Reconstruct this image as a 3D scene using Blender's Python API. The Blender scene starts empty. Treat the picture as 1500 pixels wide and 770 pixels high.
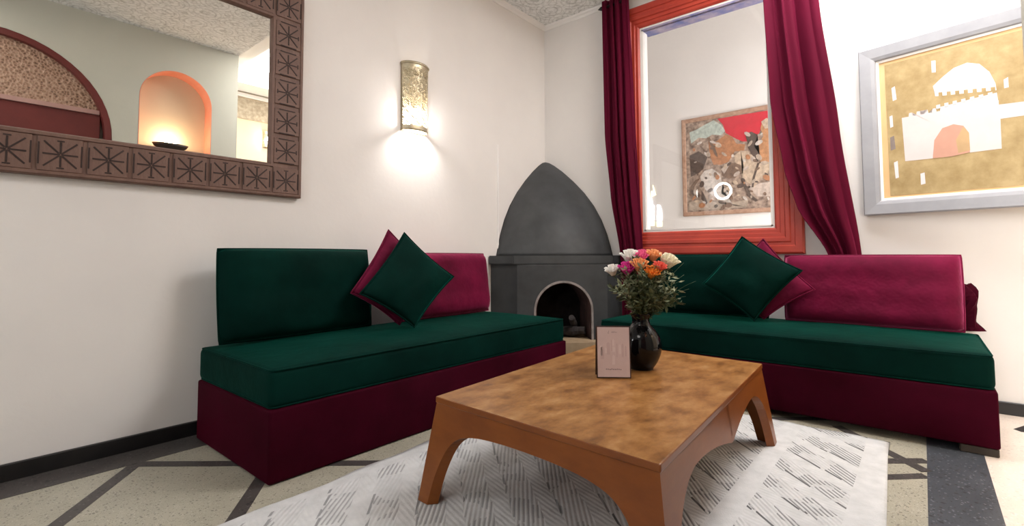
import bpy, bmesh, math, random
from mathutils import Vector, Matrix
random.seed(7)
S = bpy.context.scene
COL = S.collection
PI = math.pi

# ------------------------------------------------------------------ camera
F_PX, CX, CY = 716.766, 750.0, 339.29
YAW, PITCH, ROLL = 0.69719, 0.049814, -0.003283
CAM = Vector((-3.5976, -2.6145, 0.82))
fw = Vector((math.cos(PITCH)*math.cos(YAW), math.cos(PITCH)*math.sin(YAW), math.sin(PITCH)))
rt0 = Vector((math.sin(YAW), -math.cos(YAW), 0)); up0 = rt0.cross(fw)
rt = math.cos(ROLL)*rt0 + math.sin(ROLL)*up0
up = -math.sin(ROLL)*rt0 + math.cos(ROLL)*up0
cam = bpy.data.cameras.new('camera'); camo = bpy.data.objects.new('camera', cam); COL.objects.link(camo)
M3 = Matrix((rt, up, -fw)).transposed()
camo.matrix_world = Matrix.Translation(CAM) @ M3.to_4x4()
cam.sensor_width = 36; cam.lens = F_PX/1500*36
cam.shift_y = (CY-385)/1500; cam.clip_start = 0.02; cam.clip_end = 60
S.camera = camo

# ------------------------------------------------------------------ light and exposure
S.view_settings.view_transform = 'Standard'; S.view_settings.look = 'None'
S.view_settings.gamma = 1; S.view_settings.exposure = 0.36; S.view_settings.use_curve_mapping = False
W = bpy.data.worlds.new('world'); S.world = W; W.use_nodes = True
W.node_tree.nodes['Background'].inputs[0].default_value = (0.75, 0.85, 1, 1)
W.node_tree.nodes['Background'].inputs[1].default_value = 0.4

def area(name, loc, target, sx, sy, power, color=(1, 1, 1), spread=None):
    l = bpy.data.lights.new(name, 'AREA'); l.shape = 'RECTANGLE'; l.size = sx; l.size_y = sy
    l.energy = power; l.color = color
    if spread: l.spread = spread
    o = bpy.data.objects.new(name, l); COL.objects.link(o); o.location = loc
    d = Vector(target)-Vector(loc); o.rotation_euler = d.to_track_quat('-Z', 'Y').to_euler()
    return o
def point(name, loc, power, color=(1, 1, 1), r=0.03):
    l = bpy.data.lights.new(name, 'POINT'); l.energy = power; l.color = color; l.shadow_soft_size = r
    o = bpy.data.objects.new(name, l); COL.objects.link(o); o.location = loc; return o

area('ceiling_fill_light', (-3.9, -1.95, 2.86), (-3.9, -1.95, 0), 0.8, 0.8, 10, (1.0, 0.95, 0.9))  # added fill from above; no lamp is seen there
area('hall_skylight_light', (-0.75, -2.55, 2.97), (-0.75, -2.45, 0), 1.2, 1.2, 56, (1.0, 0.97, 0.96))
area('hall_side_fill_light', (-2.94, -3.62, 1.35), (0, -2.75, 1.1), 0.9, 1.3, 42, (1.0, 0.98, 0.97))  # added fill for the right wall, paired with an unseen window
area('end_fill_light', (-6.24, -2.2, 1.72), (0, -1.6, 1.0), 0.4, 0.6, 12, (0.9, 0.95, 1.0))  # added fill from the left, paired with an unseen window
area('outer_room_light', (0.62, -2.9, 1.5), (1.0, -1.0, 1.3), 0.8, 1.6, 44, (1.0, 0.97, 0.95))

# ------------------------------------------------------------------ materials
def new_mat(name):
    m = bpy.data.materials.new(name); m.use_nodes = True
    return m, m.node_tree, m.node_tree.nodes['Principled BSDF']
def nd(t, typ, **kw):
    n = t.nodes.new(typ)
    for k, v in kw.items(): setattr(n, k, v)
    return n
def ramp(t, stops):
    r = nd(t, 'ShaderNodeValToRGB'); e = r.color_ramp.elements
    while len(e) < len(stops): e.new(0.5)
    for i, (p, c) in enumerate(stops): e[i].position = p; e[i].color = (*c, 1)
    return r
def mathn(t, op, a, b=None, c=None):
    n = nd(t, 'ShaderNodeMath', operation=op)
    for i, v in enumerate((a, b, c)):
        if v is None: continue
        if isinstance(v, (int, float)): n.inputs[i].default_value = v
        else: t.links.new(v, n.inputs[i])
    return n.outputs[0]
def coords(t, scale=(1, 1, 1), rot=(0, 0, 0), kind='Object'):
    c = nd(t, 'ShaderNodeTexCoord'); m = nd(t, 'ShaderNodeMapping')
    m.inputs['Scale'].default_value = scale; m.inputs['Rotation'].default_value = rot
    t.links.new(c.outputs[kind], m.inputs[0]); return m.outputs[0]
def noise(t, vec, scale, detail=4, rough=0.6):
    n = nd(t, 'ShaderNodeTexNoise'); n.inputs['Scale'].default_value = scale
    n.inputs['Detail'].default_value = detail; n.inputs['Roughness'].default_value = rough
    if vec is not None: t.links.new(vec, n.inputs['Vector'])
    return n.outputs[0]
def bump(t, b, h, strength=0.3, dist=0.01):
    n = nd(t, 'ShaderNodeBump'); n.inputs['Strength'].default_value = strength; n.inputs['Distance'].default_value = dist
    t.links.new(h, n.inputs['Height']); t.links.new(n.outputs[0], b.inputs['Normal'])
def varied(name, c1, c2, scale=6, rough=0.6, metal=0, bump_s=0.0, bump_scale=80, stretch=(1, 1, 1), sheen=0, sheen_tint=(1, 1, 1), spec=0.5, bump_d=0.004):
    m, t, b = new_mat(name); v = coords(t, stretch)
    r = ramp(t, [(0.3, c1), (0.7, c2)]); t.links.new(noise(t, v, scale), r.inputs[0])
    t.links.new(r.outputs[0], b.inputs['Base Color'])
    b.inputs['Roughness'].default_value = rough; b.inputs['Metallic'].default_value = metal
    b.inputs['Specular IOR Level'].default_value = spec
    if sheen:
        b.inputs['Sheen Weight'].default_value = sheen; b.inputs['Sheen Roughness'].default_value = 0.35
        b.inputs['Sheen Tint'].default_value = (*sheen_tint, 1)
    if bump_s: bump(t, b, noise(t, v, bump_scale, 3), bump_s, bump_d)
    return m
def emit(name, c, s):
    m, t, b = new_mat(name); b.inputs['Base Color'].default_value = (*c, 1)
    b.inputs['Emission Color'].default_value = (*c, 1); b.inputs['Emission Strength'].default_value = s; return m

m_wall = varied('white_plaster', (0.73, 0.70, 0.68), (0.77, 0.74, 0.715), 2.5, 0.75, bump_s=0.15, bump_scale=30)
m_wall_grey = varied('grey_green_plaster', (0.55, 0.545, 0.47), (0.59, 0.58, 0.50), 2.5, 0.8, bump_s=0.15, bump_scale=30)
m_wall_hall = varied('cream_plaster', (0.70, 0.58, 0.42), (0.74, 0.62, 0.46), 2.5, 0.8)
m_white_paint = varied('white_paint', (0.80, 0.78, 0.76), (0.84, 0.82, 0.80), 5, 0.6)
m_salmon = varied('salmon_lamp_tint', (0.78, 0.30, 0.20), (0.85, 0.36, 0.25), 6, 0.7)
m_black = varied('black_baseboard', (0.006, 0.006, 0.007), (0.014, 0.013, 0.013), 12, 0.35)
VB = (0.0035, 0.060, 0.046)
m_green = varied('green_velvet', (0.0005, 0.0105, 0.0080), (0.0010, 0.0200, 0.0153), 4, 0.75, bump_s=0.22, bump_scale=10, bump_d=0.02, sheen=0.16, sheen_tint=(0.02, 0.50, 0.36), spec=0.04)
m_burg = varied('burgundy_velvet', (0.026, 0.0009, 0.0052), (0.040, 0.0014, 0.0085), 4, 0.8, bump_s=0.12, bump_scale=160, sheen=0.10, sheen_tint=(0.7, 0.02, 0.12), spec=0.04)
m_mag = varied('magenta_velvet', (0.085, 0.004, 0.020), (0.17, 0.007, 0.040), 4, 0.75, bump_s=0.35, bump_scale=9, bump_d=0.025, sheen=0.45, sheen_tint=(1.0, 0.20, 0.42), spec=0.08)
m_curt = varied('curtain_velvet', (0.066, 0.0028, 0.0135), (0.100, 0.004, 0.020), 3, 0.75, bump_s=0.1, bump_scale=120, stretch=(1, 1, 0.3), sheen=0.22, sheen_tint=(0.95, 0.10, 0.28), spec=0.06)
m_stone = varied('dark_polished_plaster', (0.024, 0.026, 0.028), (0.058, 0.061, 0.064), 3.0, 0.55, bump_s=0.25, bump_scale=14, spec=0.3)
m_stone_edge = varied('worn_plaster_edge', (0.16, 0.14, 0.13), (0.30, 0.26, 0.25), 14, 0.6)
m_soot = varied('soot', (0.006, 0.005, 0.005), (0.022, 0.017, 0.017), 9, 0.95, bump_s=0.6, bump_scale=25, spec=0.05)
m_brick_in = varied('sooty_brick', (0.03, 0.014, 0.012), (0.10, 0.045, 0.040), 10, 0.9, bump_s=0.5, bump_scale=30)
m_log = varied('charred_log', (0.008, 0.006, 0.006), (0.06, 0.05, 0.05), 14, 0.95, bump_s=0.8, bump_scale=40)
m_hearth = varied('tan_hearth_tile', (0.32, 0.22, 0.13), (0.42, 0.31, 0.2), 14, 0.6)
m_red = varied('red_painted_wood', (0.36, 0.035, 0.022), (0.46, 0.055, 0.032), 5, 0.42, bump_s=0.15, bump_scale=20, stretch=(1, 1, 1))
m_silver = varied('silver_grey_wood', (0.27, 0.275, 0.30), (0.33, 0.335, 0.36), 6, 0.5)
m_peach = varied('peach_mat_board', (0.62, 0.40, 0.19), (0.66, 0.44, 0.23), 6, 0.8)
m_brass = varied('aged_brass', (0.44, 0.38, 0.26), (0.60, 0.53, 0.39), 25, 0.42, metal=0.8)
m_dkwood = varied('carved_brown_wood', (0.125, 0.066, 0.050), (0.175, 0.098, 0.074), 9, 0.6, bump_s=0.3, bump_scale=50, stretch=(3, 1, 1))
m_groove = varied('dark_groove', (0.020, 0.008, 0.006), (0.032, 0.014, 0.010), 20, 0.7)
m_iron = varied('dark_iron', (0.02, 0.018, 0.018), (0.035, 0.03, 0.03), 20, 0.45, metal=0.6)
m_darkfoot = varied('dark_wood_foot', (0.02, 0.013, 0.008), (0.035, 0.022, 0.014), 10, 0.6)
m_maroon = varied('maroon_paint', (0.12, 0.016, 0.014), (0.16, 0.022, 0.018), 6, 0.5)
m_pinkrail = varied('dusty_pink_paint', (0.42, 0.24, 0.21), (0.48, 0.28, 0.25), 6, 0.55)
m_stem = varied('green_stem', (0.03, 0.06, 0.02), (0.06, 0.10, 0.03), 20, 0.6)
m_leaf = varied('olive_foliage', (0.022, 0.032, 0.010), (0.095, 0.110, 0.038), 30, 0.6)
m_leaf2 = varied('pale_foliage', (0.14, 0.17, 0.09), (0.36, 0.38, 0.24), 30, 0.6)
m_paper = varied('pale_pink_card', (0.56, 0.42, 0.40), (0.62, 0.47, 0.45), 8, 0.6)
m_print = varied('mauve_print', (0.50, 0.36, 0.35), (0.56, 0.41, 0.39), 30, 0.6)
m_printlight = varied('light_print', (0.62, 0.49, 0.47), (0.66, 0.53, 0.51), 30, 0.6)
m_ink = varied('grey_ink', (0.24, 0.17, 0.17), (0.32, 0.24, 0.23), 30, 0.6)
m_edge = varied('dark_card_edge', (0.03, 0.013, 0.01), (0.05, 0.02, 0.015), 10, 0.4)
m_bulb = emit('bulb', (1.0, 0.95, 0.88), 140)
m_nichebulb = emit('warm_bulb', (1.0, 0.72, 0.42), 10)
m_ring = emit('ring_tube', (1.0, 1.0, 1.0), 60)
m_daypane = emit('fill_pane', (0.86, 0.93, 1.0), 14)
m_fillpane_y = emit('yellow_fill_pane', (1.0, 0.95, 0.55), 9)
m_sky = emit('skylight_glass', (1.0, 0.98, 0.96), 1.3)
m_hallbulb = emit('hall_sconce_glass', (1.0, 0.86, 0.62), 5)

def glass_thin():
    m, t, b = new_mat('window_glass')
    b.inputs['Base Color'].default_value = (1, 1, 1, 1)
    fr = nd(t, 'ShaderNodeFresnel'); fr.inputs[0].default_value = 1.5
    tr = nd(t, 'ShaderNodeBsdfTransparent'); gl = nd(t, 'ShaderNodeBsdfGlossy'); gl.inputs['Roughness'].default_value = 0.0
    mx = nd(t, 'ShaderNodeMixShader'); t.links.new(fr.outputs[0], mx.inputs[0]); t.links.new(tr.outputs[0], mx.inputs[1]); t.links.new(gl.outputs[0], mx.inputs[2])
    t.links.new(mx.outputs[0], t.nodes['Material Output'].inputs[0]); t.nodes.remove(b)
    return m
m_glass = glass_thin()
def mk_mirror():
    m, t, b = new_mat('mirror_silver'); b.inputs['Base Color'].default_value = (0.88, 0.89, 0.86, 1)
    b.inputs['Metallic'].default_value = 1; b.inputs['Roughness'].default_value = 0.0; return m
m_mirror = mk_mirror()
def mk_vase():
    m, t, b = new_mat('black_glazed_ceramic'); b.inputs['Base Color'].default_value = (0.004, 0.004, 0.005, 1)
    b.inputs['Roughness'].default_value = 0.07; b.inputs['Specular IOR Level'].default_value = 0.3; return m
m_vase = mk_vase()
def terrazzo(name, c1, c2, dark, light, rough=0.3, sc=70):
    m, t, b = new_mat(name); v = coords(t)
    base = ramp(t, [(0.3, c1), (0.7, c2)]); t.links.new(noise(t, v, 5, 5), base.inputs[0])
    col = base.outputs[0]
    for s, cc, th in ((sc, dark, 0.16), (sc*1.7, light, 0.14), (sc*2.3, dark, 0.13)):
        vo = nd(t, 'ShaderNodeTexVoronoi'); vo.inputs['Scale'].default_value = s; t.links.new(v, vo.inputs['Vector'])
        sp = nd(t, 'ShaderNodeSeparateColor'); t.links.new(vo.outputs['Color'], sp.inputs[0])
        pick = mathn(t, 'LESS_THAN', sp.outputs[0], th)
        edge = mathn(t, 'LESS_THAN', vo.outputs['Distance'], 0.42)
        k = mathn(t, 'MULTIPLY', pick, edge)
        mx = nd(t, 'ShaderNodeMix', data_type='RGBA'); t.links.new(k, mx.inputs[0]); t.links.new(col, mx.inputs[6]); mx.inputs[7].default_value = (*cc, 1)
        col = mx.outputs[2]
    t.links.new(col, b.inputs['Base Color']); b.inputs['Roughness'].default_value = rough
    return m
m_terr = terrazzo('cream_terrazzo', (0.345, 0.325, 0.255), (0.425, 0.40, 0.32), (0.19, 0.175, 0.145), (0.50, 0.48, 0.41), 0.35, 120)
m_terrdark = terrazzo('charcoal_terrazzo', (0.050, 0.056, 0.066), (0.075, 0.082, 0.095), (0.03, 0.03, 0.034), (0.16, 0.17, 0.19), 0.35)
m_strip = terrazzo('dark_inlay', (0.050, 0.044, 0.042), (0.075, 0.066, 0.062), (0.02, 0.02, 0.02), (0.12, 0.11, 0.11), 0.4)
m_hallfloor = terrazzo('pale_hall_terrazzo', (0.70, 0.60, 0.52), (0.78, 0.68, 0.60), (0.62, 0.54, 0.48), (0.8, 0.72, 0.66), 0.4)

def mk_table(name, stops, rough, sc, stretch):
    m, t, b = new_mat(name); v = coords(t, stretch)
    w = noise(t, v, sc, 7, 0.65)
    r = ramp(t, stops); t.links.new(w, r.inputs[0]); t.links.new(r.outputs[0], b.inputs['Base Color'])
    b.inputs['Roughness'].default_value = rough; bump(t, b, noise(t, v, sc*5, 3), 0.12, 0.002)
    b.inputs['Coat Weight'].default_value = 0.10; b.inputs['Coat Roughness'].default_value = 0.25; b.inputs['Specular IOR Level'].default_value = 0.3
    return m
m_ttop = mk_table('mottled_leather_top', [(0.28, (0.105, 0.038, 0.009)), (0.42, (0.215, 0.090, 0.023)), (0.55, (0.30, 0.140, 0.042)), (0.75, (0.42, 0.235, 0.095))], 0.36, 9.0, (1, 1.6, 1))
m_tside = mk_table('red_brown_wood', [(0.25, (0.150, 0.038, 0.0055)), (0.55, (0.210, 0.060, 0.009)), (0.8, (0.26, 0.085, 0.016))], 0.34, 4.0, (1, 1, 2.5))

def mk_rug():
    m, t, b = new_mat('woven_white_rug'); v = coords(t); sx = nd(t, 'ShaderNodeSeparateXYZ'); t.links.new(v, sx.inputs[0])
    nx = mathn(t, 'MULTIPLY', mathn(t, 'SUBTRACT', noise(t, v, 14, 2), 0.5), 0.02)
    X, Y = mathn(t, 'ADD', sx.outputs[0], nx), mathn(t, 'ADD', sx.outputs[1], nx)
    # columns of hatched triangles along x; hatch direction flips between columns
    col = mathn(t, 'DIVIDE', Y, 0.115); ci = mathn(t, 'FLOOR', col); cf = mathn(t, 'FRACT', col)
    par = mathn(t, 'MODULO', mathn(t, 'ABSOLUTE', ci), 2.0)
    q = mathn(t, 'ADD', mathn(t, 'DIVIDE', X, 0.20), mathn(t, 'MULTIPLY', par, 0.5))
    q2 = mathn(t, 'SUBTRACT', q, mathn(t, 'MULTIPLY', cf, 0.55))
    qf = mathn(t, 'FRACT', q2)
    tri = mathn(t, 'LESS_THAN', qf, 0.62)
    dash = mathn(t, 'MULTIPLY', mathn(t, 'LESS_THAN', qf, 0.058), mathn(t, 'GREATER_THAN', cf, 0.12))
    hk = mathn(t, 'ADD', mathn(t, 'MULTIPLY', X, 1.0), mathn(t, 'MULTIPLY', mathn(t, 'MULTIPLY', Y, -1.25), 1.0))
    ha = mathn(t, 'SINE', mathn(t, 'MULTIPLY', hk, 2*PI/0.024))
    hb = mathn(t, 'SINE', mathn(t, 'MULTIPLY', mathn(t, 'ADD', X, mathn(t, 'MULTIPLY', Y, -0.3)), 2*PI/0.019))
    mixh = mathn(t, 'ADD', mathn(t, 'MULTIPLY', ha, tri), mathn(t, 'MULTIPLY', mathn(t, 'MULTIPLY', hb, 0.45), mathn(t, 'SUBTRACT', 1.0, tri)))
    dark = mathn(t, 'MULTIPLY', mathn(t, 'GREATER_THAN', mixh, 0.25), tri)
    big = mathn(t, 'GREATER_THAN', noise(t, v, 6.5, 2), 0.50)
    dash = mathn(t, 'MULTIPLY', dash, mathn(t, 'GREATER_THAN', noise(t, v, 5.0, 1), 0.50))
    front = mathn(t, 'GREATER_THAN', sx.outputs[1], mathn(t, 'ADD', mathn(t, 'MULTIPLY', sx.outputs[0], 0.45), -0.85))
    damp = mathn(t, 'SUBTRACT', 1.0, mathn(t, 'MULTIPLY', front, 0.35))
    dark = mathn(t, 'MULTIPLY', dark, mathn(t, 'ADD', mathn(t, 'MULTIPLY', big, 0.75), 0.10))
    # plain bands between the woven panels and along the ends
    def band(a0, a1, s):
        return mathn(t, 'MULTIPLY', mathn(t, 'GREATER_THAN', s, a0), mathn(t, 'LESS_THAN', s, a1))
    pb = mathn(t, 'ADD', band(-2.15, -2.075, sx.outputs[1]), band(-1.00, -0.80, sx.outputs[1]))
    pb = mathn(t, 'ADD', pb, band(-2.6, -2.40, sx.outputs[1]))
    keep = mathn(t, 'SUBTRACT', 1.0, mathn(t, 'MINIMUM', pb, 1.0))
    amt = mathn(t, 'MULTIPLY', mathn(t, 'MULTIPLY', keep, damp), mathn(t, 'MINIMUM', mathn(t, 'ADD', mathn(t, 'MULTIPLY', dark, 0.85), mathn(t, 'MULTIPLY', dash, 0.95)), 1.0))
    mx = nd(t, 'ShaderNodeMix', data_type='RGBA'); t.links.new(amt, mx.inputs[0])
    r = ramp(t, [(0.3, (0.52, 0.525, 0.53)), (0.7, (0.63, 0.63, 0.635))]); t.links.new(noise(t, v, 18, 4), r.inputs[0])
    t.links.new(r.outputs[0], mx.inputs[6]); mx.inputs[7].default_value = (0.12, 0.12, 0.125, 1)
    t.links.new(mx.outputs[2], b.inputs['Base Color']); b.inputs['Roughness'].default_value = 0.95
    b.inputs['Specular IOR Level'].default_value = 0.1
    h = mathn(t, 'MULTIPLY', mathn(t, 'MULTIPLY', mixh, keep), -0.5)
    h = mathn(t, 'ADD', h, mathn(t, 'MULTIPLY', noise(t, v, 220, 2), 0.6)); bump(t, b, h, 0.55, 0.004)
    return m
m_rug = mk_rug()
def mk_ceiling():
    m, t, b = new_mat('carved_plaster_ceiling'); v = coords(t)
    vo = nd(t, 'ShaderNodeTexVoronoi'); vo.inputs['Scale'].default_value = 4.2; vo.inputs['Randomness'].default_value = 0.15; t.links.new(v, vo.inputs['Vector'])
    rings = mathn(t, 'SINE', mathn(t, 'MULTIPLY', vo.outputs['Distance'], 46.0))
    vo2 = nd(t, 'ShaderNodeTexVoronoi', feature='DISTANCE_TO_EDGE'); vo2.inputs['Scale'].default_value = 17; t.links.new(v, vo2.inputs['Vector'])
    lines = mathn(t, 'LESS_THAN', vo2.outputs['Distance'], 0.07)
    ns = mathn(t, 'GREATER_THAN', noise(t, v, 24, 3), 0.53)
    k = mathn(t, 'ADD', mathn(t, 'MULTIPLY', mathn(t, 'GREATER_THAN', rings, 0.55), 0.40), mathn(t, 'ADD', mathn(t, 'MULTIPLY', lines, 0.30), mathn(t, 'MULTIPLY', ns, 0.28)))
    r = ramp(t, [(0.0, (0.84, 0.84, 0.83)), (1.0, (0.50, 0.50, 0.48))]); t.links.new(k, r.inputs[0]); t.links.new(r.outputs[0], b.inputs['Base Color'])
    b.inputs['Roughness'].default_value = 0.8; bump(t, b, mathn(t, 'MULTIPLY', k, -1.0), 0.5, 0.01); return m
m_ceil = mk_ceiling()
def mk_sparkle():
    m, t, b = new_mat('gilded_filigree'); v = coords(t)
    vo = nd(t, 'ShaderNodeTexVoronoi'); vo.inputs['Scale'].default_value = 48; t.links.new(v, vo.inputs['Vector'])
    n2 = noise(t, v, 22, 5, 0.7)
    k = mathn(t, 'ADD', mathn(t, 'MULTIPLY', vo.outputs['Distance'], 0.6), mathn(t, 'MULTIPLY', n2, 0.6))
    r = ramp(t, [(0.3, (0.09, 0.05, 0.035)), (0.5, (0.36, 0.21, 0.14)), (0.75, (0.50, 0.33, 0.24))]); t.links.new(k, r.inputs[0])
    t.links.new(r.outputs[0], b.inputs['Base Color']); b.inputs['Roughness'].default_value = 0.35; b.inputs['Metallic'].default_value = 0.25
    bump(t, b, k, 0.8, 0.02); return m
m_spark = mk_sparkle()
m_gold = varied('gold_ground_paint', (0.29, 0.20, 0.080), (0.43, 0.32, 0.155), 14, 0.5, bump_s=0.2, bump_scale=30)
m_frieze = varied('carved_frieze', (0.34, 0.28, 0.20), (0.60, 0.52, 0.40), 22, 0.8, bump_s=0.6, bump_scale=24, bump_d=0.02)
m_soffit = varied('blue_painted_beam', (0.07, 0.10, 0.30), (0.42, 0.34, 0.40), 11, 0.6)
m_tap = varied('tapestry_ground', (0.09, 0.05, 0.035), (0.48, 0.36, 0.28), 22, 0.85)
m_tapframe = varied('tapestry_border', (0.30, 0.16, 0.10), (0.46, 0.29, 0.20), 30, 0.7)
def flat(name, c, sc=18, k=0.72): return varied(name, tuple(x*k for x in c), c, sc, 0.8)

# ------------------------------------------------------------------ object helpers
def link(name, me, mats, parent=None, loc=None, smooth=None):
    o = bpy.data.objects.new(name, me); COL.objects.link(o)
    if not isinstance(mats, (list, tuple)): mats = [mats]
    if len(me.materials) == 0:
        for mm in mats: me.materials.append(mm)
    if parent is not None: o.parent = parent
    if loc is not None: o.location = loc
    if smooth is not None:
        for p in me.polygons: p.use_smooth = smooth
    return o
def obj(name, bm, mats, parent=None, loc=None, smooth=False, recalc=True):
    if recalc: bmesh.ops.recalc_face_normals(bm, faces=bm.faces)
    me = bpy.data.meshes.new(name); bm.to_mesh(me); bm.free()
    return link(name, me, mats, parent, loc, smooth)
def pyd(name, vs, fs, mats, parent=None, loc=None, smooth=False, mi=None):
    me = bpy.data.meshes.new(name); me.from_pydata([tuple(v) for v in vs], [], fs); me.update()
    bm = bmesh.new(); bm.from_mesh(me); bmesh.ops.recalc_face_normals(bm, faces=bm.faces); bm.to_mesh(me); bm.free()
    o = link(name, me, mats, parent, loc, smooth)
    if mi:
        for p, k in zip(me.polygons, mi): p.material_index = k
    return o
def empty(name, loc=(0, 0, 0), rz=0):
    o = bpy.data.objects.new(name, None); COL.objects.link(o); o.location = loc; o.rotation_euler = (0, 0, rz)
    o.empty_display_size = 0.1; return o
def tag(o, label, cat, group=None, kind=None):
    o['label'] = label; o['category'] = cat
    if group: o['group'] = group
    if kind: o['kind'] = kind
    return o
def struct(o, label=None):
    o['kind'] = 'structure'
    if label: o['label'] = label
    return o
def box(bm, x0, x1, y0, y1, z0, z1, bev=0, seg=2):
    r = bmesh.ops.create_cube(bm, size=1); vs = r['verts']
    for v in vs:
        v.co.x = x0 if v.co.x < 0 else x1; v.co.y = y0 if v.co.y < 0 else y1; v.co.z = z0 if v.co.z < 0 else z1
    if bev:
        es = list({e for v in vs for e in v.link_edges})
        bmesh.ops.bevel(bm, geom=es, offset=bev, segments=seg, profile=0.5, affect='EDGES')
    return vs
def bx(*a, **k):
    bm = bmesh.new(); box(bm, *a, **k); return bm
def tube(bm, pts, r, n=8, cap=True):
    pts = [Vector(p) for p in pts]; rings = []
    rs = r if isinstance(r, (list, tuple)) else [r]*len(pts)
    prev = None
    for i, p in enumerate(pts):
        d = (pts[min(i+1, len(pts)-1)]-pts[max(i-1, 0)]).normalized()
        a = d.cross(Vector((0, 0, 1)) if abs(d.z) < 0.9 else Vector((1, 0, 0))).normalized() if prev is None else (prev-d*prev.dot(d)).normalized()
        prev = a; b = d.cross(a)
        rings.append([bm.verts.new(p+rs[i]*(math.cos(2*PI*k/n)*a+math.sin(2*PI*k/n)*b)) for k in range(n)])
    for r0, r1 in zip(rings, rings[1:]):
        for k in range(n): bm.faces.new((r0[k], r0[(k+1) % n], r1[(k+1) % n], r1[k]))
    if cap: bm.faces.new(rings[0][::-1]); bm.faces.new(rings[-1])
def loop_tube(bm, pts, r, n=6):
    pts = [Vector(p) for p in pts]; N = len(pts); rings = []; prev = None
    for i, p in enumerate(pts):
        d = (pts[(i+1) % N]-pts[i-1]).normalized()
        a = d.orthogonal().normalized() if prev is None else (prev-d*prev.dot(d)).normalized()
        prev = a; b = d.cross(a)
        rings.append([bm.verts.new(p+r*(math.cos(2*PI*k/n)*a+math.sin(2*PI*k/n)*b)) for k in range(n)])
    for i in range(N):
        r0, r1 = rings[i], rings[(i+1) % N]
        for k in range(n): bm.faces.new((r0[k], r0[(k+1) % n], r1[(k+1) % n], r1[k]))
def lathe(bm, prof, n=32, a0=0, a1=2*PI, c=(0, 0)):
    full = abs(a1-a0-2*PI) < 1e-6; cnt = n if full else n+1; rows = []
    for r, z in prof:
        rows.append([bm.verts.new((c[0]+r*math.cos(a0+(a1-a0)*k/n), c[1]+r*math.sin(a0+(a1-a0)*k/n), z)) for k in range(cnt)])
    for p, q in zip(rows, rows[1:]):
        for k in range(n if full else n):
            k2 = (k+1) % cnt
            bm.faces.new((p[k], p[k2], q[k2], q[k]))
    return rows
def prism(bm, poly, z0, z1):
    a = [bm.verts.new((x, y, z0)) for x, y in poly]; b = [bm.verts.new((x, y, z1)) for x, y in poly]
    bm.faces.new(a[::-1]); bm.faces.new(b)
    for i in range(len(poly)):
        j = (i+1) % len(poly); bm.faces.new((a[i], a[j], b[j], b[i]))
def cut(o, cutters):
    for c in cutters:
        md = o.modifiers.new('cut', 'BOOLEAN'); md.operation = 'DIFFERENCE'; md.solver = 'EXACT'; md.object = c
    bpy.context.view_layer.update()
    ev = o.evaluated_get(bpy.context.evaluated_depsgraph_get()); me = bpy.data.meshes.new_from_object(ev)
    o.modifiers.clear(); o.data = me
    for c in cutters: bpy.data.objects.remove(c)
# panel basis: point(s,t,n) = O + s*Sv + t*Tv + n*Nv
class Basis:
    def __init__(s, O, Sv, Tv, Nv): s.O, s.S, s.T, s.N = map(Vector, (O, Sv, Tv, Nv))
    def __call__(s, a, b, c=0): return s.O+a*s.S+b*s.T+c*s.N
def mitre_rails(B, s0, s1, t0, t1, prof, mat, parent, name='frame_rail'):
    out = []
    def corner(k, d):
        return [(s0+d, t0+d), (s1-d, t0+d), (s1-d, t1-d), (s0+d, t1-d)][k]
    for k in range(4):
        vs = []
        for kk in (k, (k+1) % 4):
            for d, h in prof: a, b = corner(kk, d); vs.append(B(a, b, h))
        n = len(prof); fs = [tuple(range(n)), tuple(range(2*n-1, n-1, -1))]
        for i in range(n): j = (i+1) % n; fs.append((i, j, n+j, n+i))
        out.append(pyd(name, vs, fs, mat, parent))
    return out
def polyplate(B, poly, n0, n1, mat, parent, name):
    bm = bmesh.new()
    lo = [bm.verts.new(B(a, b, n0)) for a, b in poly]; hi = [bm.verts.new(B(a, b, n1)) for a, b in poly]
    for vs in (lo, hi): bm.faces.new(vs)
    for i in range(len(poly)):
        j = (i+1) % len(poly); bm.faces.new((lo[i], lo[j], hi[j], hi[i]))
    bmesh.ops.triangulate(bm, faces=bm.faces)
    return obj(name, bm, mat, parent)
def arch_poly(cx, zs, r, zb, n=28):
    return [(cx+r, zb)]+[(cx+r*math.cos(PI*k/n), zs+r*math.sin(PI*k/n)) for k in range(n+1)]+[(cx-r, zb)]

H = 2.931
YB = -2.86           # plane of the wall behind the camera
# ------------------------------------------------------------------ setting: floor
struct(obj('floor', bx(-6.3, 0.05, -2.78, 0.05, -0.1, 0), m_terr), 'cream speckled terrazzo floor with dark inlaid strips')
floor = bpy.data.objects['floor']
def strip(p, q, w=0.05, z=0.0015, name='inlay_strip', mat=None):
    p, q = Vector((*p, 0)), Vector((*q, 0)); d = (q-p).normalized(); n = Vector((-d.y, d.x, 0))*w/2
    vs = [p+n, p-n, q-n, q+n]; vs = [v+Vector((0, 0, -0.004)) for v in vs]+[v+Vector((0, 0, z)) for v in vs]
    return pyd(name, vs, [(0, 1, 2, 3), (7, 6, 5, 4), (0, 4, 5, 1), (1, 5, 6, 2), (2, 6, 7, 3), (3, 7, 4, 0)], mat or m_strip, floor)
strip((-6.2, -0.10), (-0.1, -0.10), 0.17, 0.0014, 'border_strip')
strip((-6.2, -2.69), (0, -2.69), 0.18, 0.0014, 'border_strip', m_terrdark)
strip((-0.10, -0.2), (-0.10, -2.58), 0.17, 0.0014, 'border_strip')
def clipline(x0, y0, dx, dy, ya=-0.19, yb=-2.60):
    k = (yb-ya)/dy; return (x0, ya), (x0+dx*k, yb)
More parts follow.
